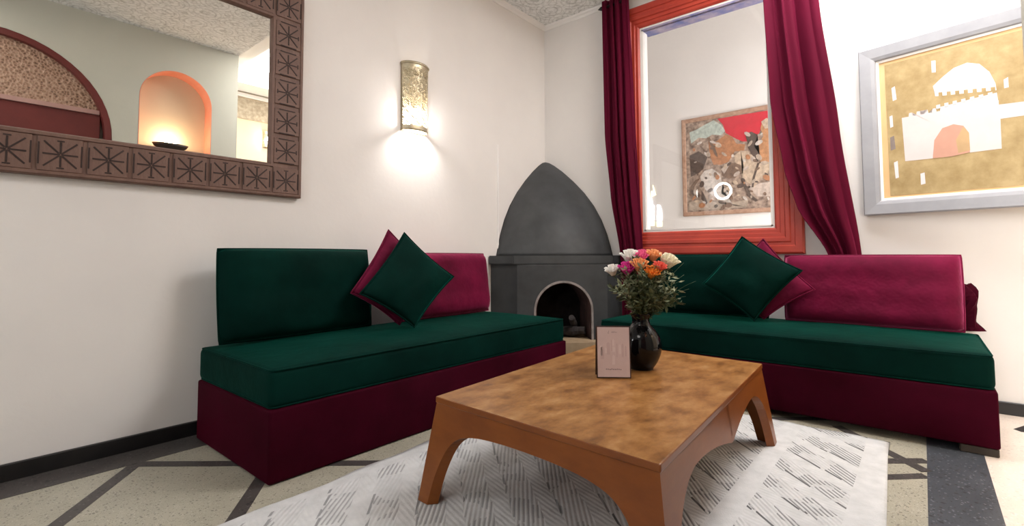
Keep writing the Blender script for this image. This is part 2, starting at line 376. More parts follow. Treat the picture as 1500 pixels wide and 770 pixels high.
for k in range(-4, 2):
    xt = -3.035+0.665*k
    (a, b) = clipline(xt, 0, -1, -1.285), clipline(xt, 0, 1, -1.19)
    for kk, (p, q) in enumerate((a, b)):
        p, q = Vector(p), Vector(q)
        if q.x > -0.19: f = (-0.19-p.x)/(q.x-p.x); q = p+(q-p)*f
        if p.x > -0.2 or q.x < -6.1: continue
        strip(p, q, 0.048, 0.0010+0.0003*kk)
strip((-0.76, -2.27), (-1.14, -2.60), 0.045)
strip((-1.40, -2.37), (-1.185, -2.597), 0.042, 0.001)
struct(obj('floor_hall', bx(-6.3, 0.05, -4.3, -2.78, -0.1, 0.0), m_hallfloor), 'pale floor of the bright hall beyond the room')
struct(obj('floor_outer', bx(0.08, 1.35, -3.2, 0.3, -0.1, 0.0), m_terr), 'floor of the space behind the red window')

# walls
struct(obj('wall_left', bx(-6.3, 0.0, 0.0, 0.2, 0, 3.15), m_wall), 'white plaster wall with mirror and sconce')
WY0, WY1, WZ0, WZ1 = -0.955, -1.862, 1.015, 2.62      # hole of the window
bm = bmesh.new()
box(bm, 0, 0.08, -4.3, WY1, 0, 3.15); box(bm, 0, 0.08, WY0, 0.2, 0, 3.15)
box(bm, 0, 0.08, WY1, WY0, 0, WZ0); box(bm, 0, 0.08, WY1, WY0, WZ1, 3.15)
struct(obj('wall_right', bm, m_wall), 'white plaster wall with red framed window and picture')
# back wall (seen in the mirror) with an arched doorway recess and a niche
wb = struct(obj('wall_back', bx(-6.3, -1.571, YB-0.30, YB, 0, 3.15), m_wall_grey), 'pale grey green wall opposite the mirror')
def arch_cutter(cx, zs, r, zb, y0, y1):
    bm = bmesh.new(); poly = arch_poly(cx, zs, r, zb)
    a = [bm.verts.new((x, y0, z)) for x, z in poly]; b = [bm.verts.new((x, y1, z)) for x, z in poly]
    bm.faces.new(a); bm.faces.new(b[::-1])
    for i in range(len(poly)):
        j = (i+1) % len(poly); bm.faces.new((a[i], a[j], b[j], b[i]))
    return obj('cutter', bm, m_salmon)
NX, NR, NZS, NZB = -2.108, 0.298, 2.305, 1.74
cut(wb, [arch_cutter(-3.35, 1.857, 0.760, 0.02, YB-0.14, YB+0.05), arch_cutter(NX, NZS, NR, NZB, YB-0.18, YB+0.05)])
# niche lining: reveal coloured salmon for the lamp's warm light, cream back
bm = bmesh.new(); poly = arch_poly(NX, NZS, NR-0.001, NZB+0.001)
o1 = [bm.verts.new((x, YB+0.001, z)) for x, z in poly]; o2 = [bm.verts.new((x, YB-0.178, z)) for x, z in poly]
for i in range(len(poly)-1): bm.faces.new((o1[i], o1[i+1], o2[i+1], o2[i]))
nr = obj('niche_reveal', bm, m_salmon, wb, smooth=False); sm = nr.modifiers.new('thick', 'SOLIDIFY'); sm.thickness = 0.004
Bk = Basis((0, YB-0.179, 0), (1, 0, 0), (0, 0, 1), (0, 1, 0))
polyplate(Bk, arch_poly(NX, NZS, NR-0.004, NZB+0.002), 0, 0.003, m_wall_hall, wb, 'niche_back')
# arched doorway in the back wall
dr = struct(empty('door_1', (-3.35, YB, 0)), 'maroon arched doorway with gilded fanlight panel opposite the mirror')
Bd = Basis((0, -0.085, 0), (1, 0, 0), (0, 0, 1), (0, 1, 0))
po, pi_ = arch_poly(0, 1.857, 0.758, 0.0), arch_poly(0, 1.857, 0.712, 0.0)
vs = []; fs = []; n = len(po)
for y in (0, 0.088):
    for a, b in po: vs.append(Bd(a, b, y))
    for a, b in pi_: vs.append(Bd(a, b, y))
for i in range(n-1):
    fs += [(i, i+1, n+i+1, n+i), (2*n+i, 2*n+i+1, 3*n+i+1, 3*n+i), (i, i+1, 2*n+i+1, 2*n+i), (n+i, n+i+1, 3*n+i+1, 3*n+i)]
fs += [(0, n, 3*n, 2*n), (n-1, 2*n-1, 4*n-1, 3*n-1)]
pyd('door_frame', vs, fs, m_maroon, dr)
FZ = 2.092
fan = [(x, z) for x, z in arch_poly(0, 1.857, 0.712, FZ) if z >= FZ+0.01]
fan = [(math.sqrt(0.712**2-(FZ-1.857)**2), FZ)]+fan+[(-math.sqrt(0.712**2-(FZ-1.857)**2), FZ)]
polyplate(Bd, fan, 0.01, 0.035, m_spark, dr, 'fanlight_panel')
obj('door_rail', bx(-0.672, 0.672, -0.06, -0.025, 2.062, 2.097), m_pinkrail, dr)
for s in (-1, 1):
    lf = obj('door_leaf', bx(min(0.004*s, 0.684*s), max(0.004*s, 0.684*s), -0.084, -0.05, 0.02, 2.062, bev=0.004, seg=1), m_maroon, dr)
    for z0, z1 in ((0.15, 0.85), (0.98, 1.85)):
        obj('door_panel', bx(min(0.08*s, 0.56*s), max(0.08*s, 0.56*s), -0.055, -0.04, z0, z1, bev=0.006, seg=1), m_maroon, lf)
# room ends, hall and outer room shells
we = struct(obj('wall_end', bx(-6.5, -6.3, YB-0.3, 0.2, 0, 3.15), m_wall), 'white end wall with an added small arched window')
struct(obj('wall_hall', bx(-3.1, 0.08, -4.5, -4.3, 0, 3.15), m_wall_hall), 'cream wall at the far end of the hall')
struct(obj('wall_hall_side', bx(-3.1, -3.0, -4.3, YB-0.3, 0, 3.15), m_wall), 'side wall of the hall')
fz = struct(obj('trim_4', bx(-3.0, 0.0, -4.3, -4.285, 2.66, 2.93), m_frieze), 'carved plaster frieze band high on the hall wall')
struct(obj('trim_5', bx(-3.0, 0.0, -4.3, -4.26, 2.95, 3.0, bev=0.008, seg=1), m_white_paint), 'white cornice above the frieze')
bm = bmesh.new(); box(bm, 1.2, 1.35, -3.2, 0.3, 0, 3.4); box(bm, 0.08, 1.2, 0.2, 0.3, 0, 3.4); box(bm, 0.08, 1.2, -3.2, -3.1, 0, 3.4); box(bm, 0, 0.08, -3.2, 0.2, 3.15, 3.4)
struct(obj('wall_outer', bm, m_wall), 'pale wall seen through the red framed window')
# ceilings
bm = bmesh.new(); box(bm, -6.3, -1.571, YB-0.0, 0.0, H, 3.15); box(bm, -1.571, 0.0, -1.55, 0.0, H, 3.15)
struct(obj('ceiling', bm, m_ceil), 'white ceiling carved all over with fine grey arabesques')
struct(obj('ceiling_hall', bx(-6.3, 0.0, -4.5, -1.55, 3.02, 3.2), m_white_paint), 'plain white hall ceiling')
struct(obj('ceiling_outer', bx(0.08, 1.35, -3.2, 0.3, 3.3, 3.4), m_white_paint), 'ceiling behind the red window')
# trims
struct(obj('baseboard_left', bx(-6.3, -0.2, -0.015, 0, 0, 0.064, bev=0.003, seg=1), m_black), 'black baseboard')
struct(obj('baseboard_right', bx(-0.015, 0, -4.3, -0.2, 0, 0.064, bev=0.003, seg=1), m_black), 'black baseboard')
struct(obj('baseboard_hall', bx(-3.0, -0.015, -4.3, -4.285, 0, 0.064), m_black), 'black baseboard')
def cove(name, pts_axis):
    (p, q, inward) = pts_axis; p, q, inn = Vector(p), Vector(q), Vector(inward)
    prof = [(0, 0), (0.035, 0), (0.03, -0.012), (0.014, -0.02), (0.006, -0.035), (0, -0.035)]
    vs = [e+inn*a+Vector((0, 0, b)) for e in (p, q) for a, b in prof]; n = len(prof)
    fs = [tuple(range(n)), tuple(range(2*n-1, n-1, -1))]+[(i, (i+1) % n, n+(i+1) % n, n+i) for i in range(n)]
    return struct(pyd(name, vs, fs, m_white_paint), 'thin white cornice moulding')
cove('trim_1', ((-6.3, 0, H), (0, 0, H), (0, -1, 0))); cove('trim_2', ((0, 0, H), (0, -1.55, H), (-1, 0, 0)))
struct(obj('trim_3', bx(-0.662, -0.650, -0.010, 0, 0.835, 1.722, bev=0.002, seg=1), m_white_paint), 'thin white cable conduit running up beside the fireplace hood')

# ------------------------------------------------------------------ window with the red frame
win = struct(empty('window_1', (0, -1.41, 1.0)), 'tall inner window in a moulded red frame')
Bw = Basis((0, 1.41, -1.0), (0, -1, 0), (0, 0, 1), (-1, 0, 0))
fp = [(0, 0), (0, 0.030), (0.012, 0.036), (0.05, 0.036), (0.055, 0.028), (0.075, 0.028), (0.082, 0.034), (0.105, 0.034), (0.112, 0.024), (0.135, 0.024), (0.14, 0.016), (0.160, 0.016), (0.172, 0.006), (0.172, 0)]
mitre_rails(Bw, 0.770, 2.046, 0.830, 2.806, fp, m_red, win)
bm = bmesh.new()
for a in (-1.862+1.41, -0.955+1.41-0.012): box(bm, 0.0, 0.08, a, a+0.012, 0.015, 1.62)
obj('window_jamb', bm, m_white_paint, win)
sf = obj('painted_soffit', bx(0.0, 0.13, -0.452, 0.455, 1.606, 1.62), m_soffit, win)
obj('window_sill', bx(0.0, 0.08, -0.452, 0.455, 0.012, 0.024), m_white_paint, win)
obj('window_pane', bx(0.020, 0.024, -0.44, 0.443, 0.022, 1.606), m_glass, win)

# unseen arched window, added to the end wall for light from the left
w2 = struct(empty('fill_window_2', (-6.3, -2.2, 1.4)), 'small arched glowing window added out of view for light from the left')
B2 = Basis((0, 0, 0), (0, 1, 0), (0, 0, 1), (1, 0, 0))
mitre_rails(B2, -0.21, 0.21, -0.02, 0.62, [(0, 0), (0, 0.03), (0.035, 0.03), (0.035, 0)], m_white_paint, w2)
for s in (-1, 1):
    obj('window_pane', bx(0.004, 0.010, min(s*0.015, s*0.165), max(s*0.015, s*0.165), 0.10, 0.57), m_daypane, w2)
    obj('window_pane', bx(0.004, 0.010, min(s*0.015, s*0.165), max(s*0.015, s*0.165), 0.03, 0.075), m_fillpane_y, w2)
obj('glazing_bar', bx(0.0, 0.025, -0.015, 0.015, 0, 0.6), m_white_paint, w2)
polyplate(B2, [(-0.17, 0.62), (-0.12, 0.80), (-0.06, 0.9), (-0.03, 0.68)], 0.004, 0.01, m_fillpane_y, w2, 'fanlight_pane')
polyplate(B2, [(-0.01, 0.66), (0.02, 0.86), (0.08, 0.8), (0.12, 0.66)], 0.004, 0.01, m_fillpane_y, w2, 'fanlight_pane')
# glowing shapes on the far wall imitating a window reflected in the glass
w4 = struct(empty('window_reflection', (1.2, -0.525, 1.13)), 'glowing shapes imitating an arched window reflected in the red window glass')
B4 = Basis((0, 0, 0), (0, -1, 0), (0, 0, 1), (-1, 0, 0))
m_lit = emit('reflection_glow', (0.95, 0.97, 1.0), 3.0); m_lity = emit('yellow_reflection_glow', (1.0, 0.98, 0.62), 1.8)  # glow colours of the imitated reflection
polyplate(B4, [(-0.070, 0.055), (-0.014, 0.055), (-0.014, 0.205), (-0.040, 0.215), (-0.042, 0.285), (-0.076, 0.29), (-0.072, 0.16)], 0.001, 0.006, m_lit, w4, 'window_pane')
polyplate(B4, [(0.014, 0.050), (0.068, 0.050), (0.066, 0.15), (0.050, 0.205), (0.020, 0.21)], 0.001, 0.006, m_lit, w4, 'window_pane')
polyplate(B4, [(-0.068, 0.0), (-0.014, 0.0), (-0.014, 0.042), (-0.068, 0.045)], 0.001, 0.006, m_lity, w4, 'window_pane')
polyplate(B4, [(0.012, -0.012), (0.066, -0.012), (0.067, 0.036), (0.012, 0.040)], 0.001, 0.006, m_lity, w4, 'window_pane')
polyplate(B4, [(-0.05, 0.30), (-0.028, 0.30), (-0.034, 0.36), (-0.046, 0.35)], 0.001, 0.006, m_lity, w4, 'fanlight_pane')
polyplate(B4, [(-0.022, 0.31), (0.006, 0.315), (-0.008, 0.375), (-0.024, 0.42)], 0.001, 0.006, m_lity, w4, 'fanlight_pane')
# unseen glowing window, added in the hall to brighten the right wall
w5 = struct(empty('fill_window_5', (-3.0, -3.62, 0.65)), 'unseen glowing window added in the hall side wall to brighten the right wall')
B5 = Basis((0, 0, 0), (0, 1, 0), (0, 0, 1), (1, 0, 0))
mitre_rails(B5, -0.52, 0.52, 0, 1.45, [(0, 0.002), (0, 0.04), (0.06, 0.04), (0.06, 0.002)], m_white_paint, w5)
obj('window_pane', bx(0.002, 0.008, -0.47, 0.47, 0.05, 1.40), m_sky, w5)
# skylight of the hall
sk = struct(obj('window_3', bx(-1.35, -0.15, -3.9, -2.0, 3.005, 3.018), m_sky), 'bright skylight in the hall ceiling')

# ------------------------------------------------------------------ sofas
def cushion_box(bm, x0, x1, y0, y1, z0, z1, crown, r=0.035, nx=24, ny=12):
    # box cushion with rolled edges and a gently crowned top
    vs = box(bm, x0, x1, y0, y1, z0, z1)
    es = list({e for v in vs for e in v.link_edges})
    bmesh.ops.bevel(bm, geom=es, offset=r, segments=4, profile=0.5, affect='EDGES')
    for ax, (a, b), n in ((0, (x0, x1), nx), (1, (y0, y1), ny)):
        for k in range(1, n):
            c = a+r+(b-a-2*r)*k/n; nn = Vector((1, 0, 0)) if ax == 0 else Vector((0, 1, 0))
            bmesh.ops.bisect_plane(bm, geom=bm.verts[:]+bm.edges[:]+bm.faces[:], plane_co=nn*c, plane_no=nn)
    for v in bm.verts:
        u = (v.co.x-x0)/(x1-x0)*2-1; w = (v.co.y-y0)/(y1-y0)*2-1
        f = max(0, 1-abs(u)**4)*max(0, 1-abs(w)**4)
        if v.co.z > (z0+z1)/2: v.co.z += crown*f+0.003*math.sin(v.co.x*9+1.3)*math.cos(v.co.y*11)*f
def sofa(loc, rz, L, D, label, zb):
    """origin on the floor at the wall-side middle; front faces local -y"""
    t = empty('sofa', loc, rz); tag(t, label, 'sofa')
    bm = bmesh.new(); x0, x1 = -L/2, L/2
    box(bm, x0, x1, -D, -0.075, zb, 0.266, bev=0.010, seg=3)
    for k in range(1, 20):
        c = x0+(x1-x0)*k/20
        bmesh.ops.bisect_plane(bm, geom=bm.verts[:]+bm.edges[:]+bm.faces[:], plane_co=(c, 0, 0), plane_no=(1, 0, 0))
    for v in bm.verts:
        if v.co.y < -D+0.02 and 0.05 < v.co.z < 0.26: v.co.y += 0.003*math.sin(v.co.x*7)
    obj('sofa_base', bm, m_burg, t, smooth=True)
    for fx in (x0+0.07, x1-0.064):
        for fy in (-D+0.05, -0.14):
            obj('foot', bx(fx-0.06, fx+0.06, fy-0.04, fy+0.04, 0, zb+0.001, bev=0.004, seg=1), m_darkfoot, t)
    bm = bmesh.new(); cushion_box(bm, x0+0.004, x1-0.004, -D+0.009, -0.07, 0.264, 0.410, 0.020, r=0.026)
    sc = obj('seat_cushion', bm, m_green, t, smooth=True)
    for z, nm in ((0.405, 'piping'), (0.272, 'piping')):
        bm = bmesh.new(); q = 0.010; r = 0.024; pts = []
        for cx, cy, a0 in ((x1-q-r, -0.077-r, 0), (x0+q+r, -0.077-r, 90), (x0+q+r, -D+q+r, 180), (x1-q-r, -D+q+r, 270)):
            for k in range(6): a = math.radians(a0+18*k); pts.append((cx+r*math.cos(a), cy+r*math.sin(a), z))
        loop_tube(bm, pts, 0.0035); obj(nm, bm, m_green, sc, smooth=True)
    return t
sofa((-1.835, 0, 0), 0, 1.91, 0.802, 'green velvet sofa with burgundy base along the left wall under the mirror', 0.004)
sofa((0, -1.915, 0), -PI/2, 1.83, 0.806, 'green velvet sofa with burgundy base along the right wall below the window', 0.034)

# ------------------------------------------------------------------ cushions
def pillow_mesh(c4, thick, n=22, power=0.5, pinch=0.0, flat=2.0, wob=0.004, seed=0):
    """cushion between four corner points (p00,p10,p11,p01); thick = full thickness"""
    p00, p10, p11, p01 = [Vector(p) for p in c4]
    nrm = (p10-p00).cross(p01-p00).normalized(); cen = (p00+p10+p11+p01)/4
    rnd = random.Random(seed); ph = [rnd.uniform(0, 6) for _ in range(4)]
    vs, fs = [], []; idx = {}
    for side in (1, -1):
        for i in range(n+1):
            for j in range(n+1):
                edge = i in (0, n) or j in (0, n)
                if side == -1 and edge: idx[(side, i, j)] = idx[(1, i, j)]; continue
                u, v = i/n, j/n; a, b = 2*u-1, 2*v-1
                # pinch: edges bow inwards between the corners
                uu = u-pinch*a*(1-b*b); vv = v-pinch*b*(1-a*a)
                p = p00*(1-uu)*(1-vv)+p10*uu*(1-vv)+p11*uu*vv+p01*(1-uu)*vv
                f = (max(0, 1-abs(a)**flat)*max(0, 1-abs(b)**flat))**power
                w = wob*(math.sin(5*a+ph[0])*math.cos(4*b+ph[1])+math.sin(9*b+ph[2])*0.5)*f
                idx[(side, i, j)] = len(vs); vs.append(p+nrm*side*(thick/2*f+w))
    for side in (1, -1):
        for i in range(n):
            for j in range(n):
                q = [idx[(side, i, j)], idx[(side, i+1, j)], idx[(side, i+1, j+1)], idx[(side, i, j+1)]]
                fs.append(q if side == 1 else q[::-1])
    rim = [vs[idx[(1, i, 0)]] for i in range(n)]+[vs[idx[(1, n, j)]] for j in range(n)]+[vs[idx[(1, n-i, n)]] for i in range(n)]+[vs[idx[(1, 0, n-j)]] for j in range(n)]
    return vs, fs, rim
def cushion(name, c4, thick, mat, label, group=None, **kw):
    vs, fs, rim = pillow_mesh(c4, thick, **kw)
    base = Vector((sum(v.x for v in vs)/len(vs), sum(v.y for v in vs)/len(vs), min(v.z for v in vs)))
    t = empty(name, base); tag(t, label, 'cushion', group)
    pyd('cushion_cover', [v-base for v in vs], fs, mat, t, smooth=True)
    bm = bmesh.new(); loop_tube(bm, [p-base for p in rim], 0.0045); obj('piping', bm, mat, t, smooth=True)
    return t
# back cushions stand on the seats and lean a little against the walls
ZS = 0.432
def back_left(x0, x1, mat, label, h=0.43, seed=1, yb=-0.20, yt=-0.15):
    return cushion('back_cushion', [(x0, yb, ZS), (x1, yb, ZS), (x1, yt, ZS+h), (x0, yt, ZS+h)], 0.17, mat, label, flat=7, power=0.55, pinch=-0.006, seed=seed, n=26)
back_left(-2.748, -1.965, m_green, 'dark green velvet back cushion at the left end of the left sofa', 0.425, 1)
back_left(-1.80, -0.985, m_mag, 'magenta velvet back cushion on the left sofa next to the fireplace', 0.405, 2)
def back_right(y0, y1, mat, label, h=0.40, seed=3, xb=-0.235, xt=-0.200):
    return cushion('back_cushion', [(xb, y0, ZS), (xb, y1, ZS), (xt, y1, ZS+h), (xt, y0, ZS+h)], 0.15, mat, label, flat=6, power=0.55, pinch=-0.004, seed=seed, n=26)
back_right(-1.965, -2.765, m_mag, 'magenta velvet back cushion at the right end of the right sofa', 0.385, 3)
back_right(-1.03, -1.87, m_green, 'dark green velvet back cushion under the red window, behind the flowers', 0.39, 4)
cushion('throw_pillow', [(-1.895, -0.498, 0.438), (-1.53, -0.42, 0.697), (-1.847, -0.343, 0.957), (-2.194, -0.439, 0.634)], 0.11, m_green,
        'square dark green throw pillow on its corner at the middle of the left sofa', flat=2.2, power=0.62, pinch=0.035, seed=5)
cushion('throw_pillow', [(-1.906, -0.382, 0.443), (-1.571, -0.311, 0.716), (-1.884, -0.244, 0.975), (-2.178, -0.333, 0.632)], 0.07, m_mag,
        'square magenta throw pillow tucked behind the green one on the left sofa', flat=2.2, power=0.62, pinch=0.035, seed=6)
cushion('throw_pillow', [(-0.475, -1.847, 0.438), (-0.429, -1.537, 0.639), (-0.364, -1.763, 0.936), (-0.408, -2.089, 0.733)], 0.11, m_green,
        'square dark green throw pillow on its corner at the middle of the right sofa', flat=2.2, power=0.62, pinch=0.035, seed=7)
cushion('throw_pillow', [(-0.362, -1.872, 0.440), (-0.334, -1.573, 0.618), (-0.290, -1.865, 0.922), (-0.333, -2.137, 0.623)], 0.06, m_mag,
        'square crimson throw pillow peeking out behind the green one on the right sofa', flat=2.2, power=0.62, pinch=0.035, seed=8)
# bunched burgundy cloth behind the right end cushion
vs, fs = [], []; N, Mr = 20, 12
for j in range(Mr+1):
    z = j/Mr
    for i in range(N):
        a = 2*PI*i/N; r = 1+0.22*math.sin(3*a+5*z)+0.10*math.sin(7*a-9*z)
        k = (1.0-0.22*z if z < 0.7 else 0.85-1.6*(z-0.7)**1.2)
        vs.append((0.065*k*r*math.cos(a), 0.075*k*r*math.sin(a)+0.02*math.sin(6*z), 0.235*z+0.01*math.sin(4*a)*z))
for j in range(Mr):
    for i in range(N): fs.append((j*N+i, j*N+(i+1) % N, (j+1)*N+(i+1) % N, (j+1)*N+i))
fs += [tuple(range(N))[::-1], tuple(range(Mr*N, Mr*N+N))]
tag(pyd('folded_cloth', vs, fs, m_burg, None, (-0.105, -2.755, 0.428), smooth=False), 'crumpled burgundy cloth tucked behind the right end of the magenta back cushion', 'cloth')

# ------------------------------------------------------------------ curtains
def curtain(name, left, right, z1, z0, folds, amp, label, seed):
    def lerp(tab, z):
        tab = sorted(tab)
        if z <= tab[0][0]: return tab[0][1]
        for (za, ya), (zb, yb) in zip(tab, tab[1:]):
            if z <= zb: k = (z-za)/(zb-za); k = k*k*(3-2*k)*0.4+k*0.6; return ya+(yb-ya)*k
        return tab[-1][1]
    NU, NV = 96, 60; vs, fs = [], []; rnd = random.Random(seed); ph = rnd.uniform(0, 6)
    for j in range(NV+1):
        z = z0+(z1-z0)*j/NV; yl, yr = lerp(left, z), lerp(right, z)
        for i in range(NU+1):
            u = i/NU; pu = u+0.05*math.sin(2*PI*u+ph+z*0.8)
            f = math.sin(2*PI*folds*pu+ph+0.5*math.sin(z*1.7))
            x = -0.085-amp*(0.75*f+0.35*math.sin(2*PI*folds*2.3*pu+1.1+z))*(0.8+0.2*math.sin(z*2))*(1 if z > 1.0 else 0.65+0.35*max(0, (z-0.6)/0.4))
            vs.append((x, yl+(yr-yl)*u+0.008*math.sin(2*PI*folds*pu*2+z), z))
    for j in range(NV):
        for i in range(NU): a = j*(NU+1)+i; fs.append((a, a+1, a+NU+2, a+NU+1))
    base = Vector((-0.085, sum(v[1] for v in vs)/len(vs), z0))
    o = pyd(name, [Vector(v)-base for v in vs], fs, m_curt, None, base, smooth=True)
    s = o.modifiers.new('thick', 'SOLIDIFY'); s.thickness = 0.004
    return tag(o, label, 'curtain')
curtain('curtain', [(2.93, -0.665), (1.8, -0.675), (1.3, -0.715), (0.817, -0.790), (0.45, -0.80)], [(2.93, -0.895), (1.8, -0.93), (0.817, -0.975), (0.45, -0.972)], 2.915, 0.05, 3.5, 0.030,
        'dark crimson velvet curtain hanging at the left side of the red window', 3)
curtain('curtain', [(2.9, -1.865), (2.5, -1.872), (1.815, -1.894), (1.359, -1.961), (1.136, -2.02), (0.814, -2.184), (0.45, -2.30)], [(2.9, -2.11), (2.40, -2.171), (1.6, -2.255), (0.813, -2.342), (0.45, -2.37)], 2.915, 0.45, 2.2, 0.036,
        'crimson velvet curtain swept aside to the right of the red window', 11)
t = empty('curtain_rod', (0, -1.5, 2.862)); tag(t, 'dark iron curtain rod with pointed ends above the red window', 'curtain rod')
bm = bmesh.new(); tube(bm, [(-0.085, 0.84, 0), (-0.085, -0.98, 0)], 0.010, 12); obj('pole', bm, m_iron, t, smooth=True)
for s, y in ((1, 0.84), (-1, -0.98)):
    bm = bmesh.new(); tube(bm, [(-0.085, y, 0), (-0.085, y+s*0.02, 0), (-0.085, y+s*0.045, 0)], [0.017, 0.015, 0.002], 12); obj('finial', bm, m_iron, t, smooth=True)
    bm = bmesh.new(); yy = y-s*0.03; tube(bm, [(0.001, yy, -0.02), (-0.04, yy, -0.03), (-0.085, yy, -0.012)], 0.006, 8); obj('bracket', bm, m_iron, t, smooth=True)

# ------------------------------------------------------------------ corner fireplace
fpz = empty('corner_fireplace', (0, 0, 0)); tag(fpz, 'dark grey plaster corner fireplace with pointed hood and arched opening', 'fireplace')
body_poly = [(-0.004, -0.004), (-0.74, -0.004), (-0.74, -0.27), (-0.25, -0.76), (-0.004, -0.76)]
bm = bmesh.new(); prism(bm, body_poly, 0, 0.758); fb = obj('fireplace_body', bm, m_stone, fpz)
dv = Vector((0.49, -0.49, 0)).normalized(); ov = Vector((-1, -1, 0)).normalized()   # along the face, outwards
ctr = Vector((-0.490, -0.520, 0)); AR, AZ, AB = 0.218, 0.405, 0.185
def arch3d(r, zs, zb, d0, d1, n=24):
    poly = arch_poly(0, zs, r, zb, n); bm = bmesh.new()
    A = [bm.verts.new(ctr+dv*a+ov*d0+Vector((0, 0, b))) for a, b in poly]; Bv = [bm.verts.new(ctr+dv*a+ov*d1+Vector((0, 0, b))) for a, b in poly]
    bm.faces.new(A); bm.faces.new(Bv[::-1])
    for i in range(len(poly)): j = (i+1) % len(poly); bm.faces.new((A[i], A[j], Bv[j], Bv[i]))
    return bm
cut(fb, [obj('cutter', arch3d(AR, AZ, AB, -0.42, 0.1), m_soot)])
# lining, worn rim, hearth shelf
def arch_shell(r0, r1, zs, zb, d0, d1, n=24):
    a, b = arch_poly(0, zs, r0, zb, n), arch_poly(0, zs, r1, zb, n); vs, fs = [], []; k = len(a)
    for d in (d0, d1):
        for pl in (a, b):
            for s, z in pl: vs.append(ctr+dv*s+ov*d+Vector((0, 0, z)))
    for i in range(k-1):
        fs += [(i, i+1, k+i+1, k+i), (2*k+i, 2*k+i+1, 3*k+i+1, 3*k+i), (i, i+1, 2*k+i+1, 2*k+i), (k+i, k+i+1, 3*k+i+1, 3*k+i)]
    fs += [(0, k, 3*k, 2*k), (k-1, 2*k-1, 4*k-1, 3*k-1)]
    return vs, fs
vs, fs = arch_shell(AR-0.001, AR-0.012, AZ, AB, -0.36, -0.006); pyd('firebox_lining', vs, fs, m_brick_in, fpz)
obj('firebox_back', arch3d(AR-0.005, AZ, AB, -0.37, -0.355), m_soot, fpz)
vs, fs = arch_shell(AR+0.010, AR-0.006, AZ, AB, -0.006, 0.006); pyd('arch_rim', vs, fs, m_stone_edge, fpz)
bm = bmesh.new(); A = [ctr+dv*s+ov*d for s, d in ((-0.30, -0.3), (0.30, -0.3), (0.30, 0.12), (-0.30, 0.12))]
hb = obj('hearth_shelf', (lambda b: (prism(b, [(v.x, v.y) for v in A], 0.10, 0.186), b)[1])(bm), m_hearth, fpz)
bm = bmesh.new(); prism(bm, [(-0.002, -0.002), (-0.77, -0.002), (-0.77, -0.255), (-0.18, -0.768), (-0.002, -0.768)], 0.757, 0.824)
bmesh.ops.bevel(bm, geom=[e for e in bm.edges], offset=0.006, segments=2, affect='EDGES')
obj('mantel_shelf', bm, m_stone, fpz)
# hood: quarter of a pointed dome
prof = [(0.675, 0.823), (0.655, 0.90), (0.625, 1.0), (0.575, 1.12), (0.505, 1.24), (0.41, 1.36), (0.30, 1.47), (0.19, 1.565), (0.10, 1.63), (0.045, 1.662), (0.006, 1.674)]
fine = []
for (r0, z0), (r1, z1) in zip(prof, prof[1:]):
    for k in range(3): fine.append((r0+(r1-r0)*k/3, z0+(z1-z0)*k/3))
fine.append(prof[-1])
bm = bmesh.new(); rows = lathe(bm, fine, 28, PI, 1.5*PI, (-0.002, -0.002))
cv = [bm.verts.new((-0.002, -0.002, z)) for r, z in fine]
for i in range(len(fine)-1):
    bm.faces.new((rows[i][0], rows[i+1][0], cv[i+1], cv[i])); bm.faces.new((rows[i][-1], cv[i], cv[i+1], rows[i+1][-1]))
bm.faces.new(rows[0]+[cv[0]])
hd = obj('hood', bm, m_stone, fpz)
for p in hd.data.polygons: p.use_smooth = len(p.vertices) == 4 and abs(p.normal.x) < 0.9999 and abs(p.normal.y) < 0.9999
# logs
def log(c, ang, L, r, z, tilt, label, seed):
    rnd = random.Random(seed); bm = bmesh.new(); d = dv*math.cos(ang)+ov*math.sin(ang)
    pts = [d*(L*(k/6-0.5))+Vector((0, 0, tilt*(k/6-0.5)))+Vector((rnd.uniform(-.006, .006), rnd.uniform(-.006, .006), 0)) for k in range(7)]
    tube(bm, pts, [r*rnd.uniform(0.85, 1.1) for _ in pts], 9)
    P = ctr+c[0]*dv+c[1]*ov
    tag(obj('log', bm, m_log, None, (P.x, P.y, z)), label, 'log')
log((0.06, -0.14), 0.5, 0.26, 0.036, 0.236, 0.02, 'charred log lying at the bottom of the fireplace opening', 1)
log((0.09, -0.10), 1.9, 0.17, 0.026, 0.312, 0.08, 'charred log leaning across the others inside the fireplace', 2)
log((-0.06, -0.16), 1.2, 0.20, 0.030, 0.220, 0.0, 'smaller charred log at the left inside the fireplace', 3)

# ------------------------------------------------------------------ wall mirror
mr = empty('wall_mirror', (-3.5, 0, 1.137)); tag(mr, 'large wall mirror in a broad carved brown wooden frame above the left sofa', 'mirror')
MX0, MX1, MH = -0.60, 1.195, 1.113; FW = 0.172
Bm = Basis((0, 0, 0), (1, 0, 0), (0, 0, 1), (0, -1, 0))
mitre_rails(Bm, MX0, MX1, 0, MH, [(0, 0.002), (0, 0.036), (0.006, 0.042), (0.016, 0.042), (0.02, 0.034), (0.15, 0.034), (0.154, 0.042), (0.166, 0.042), (FW, 0.030), (FW, 0.002)], m_dkwood, mr)
obj('mirror_glass', bx(MX0+FW-0.01, MX1-FW+0.01, -0.020, -0.004, FW-0.01, MH-FW+0.01), m_mirror, mr)
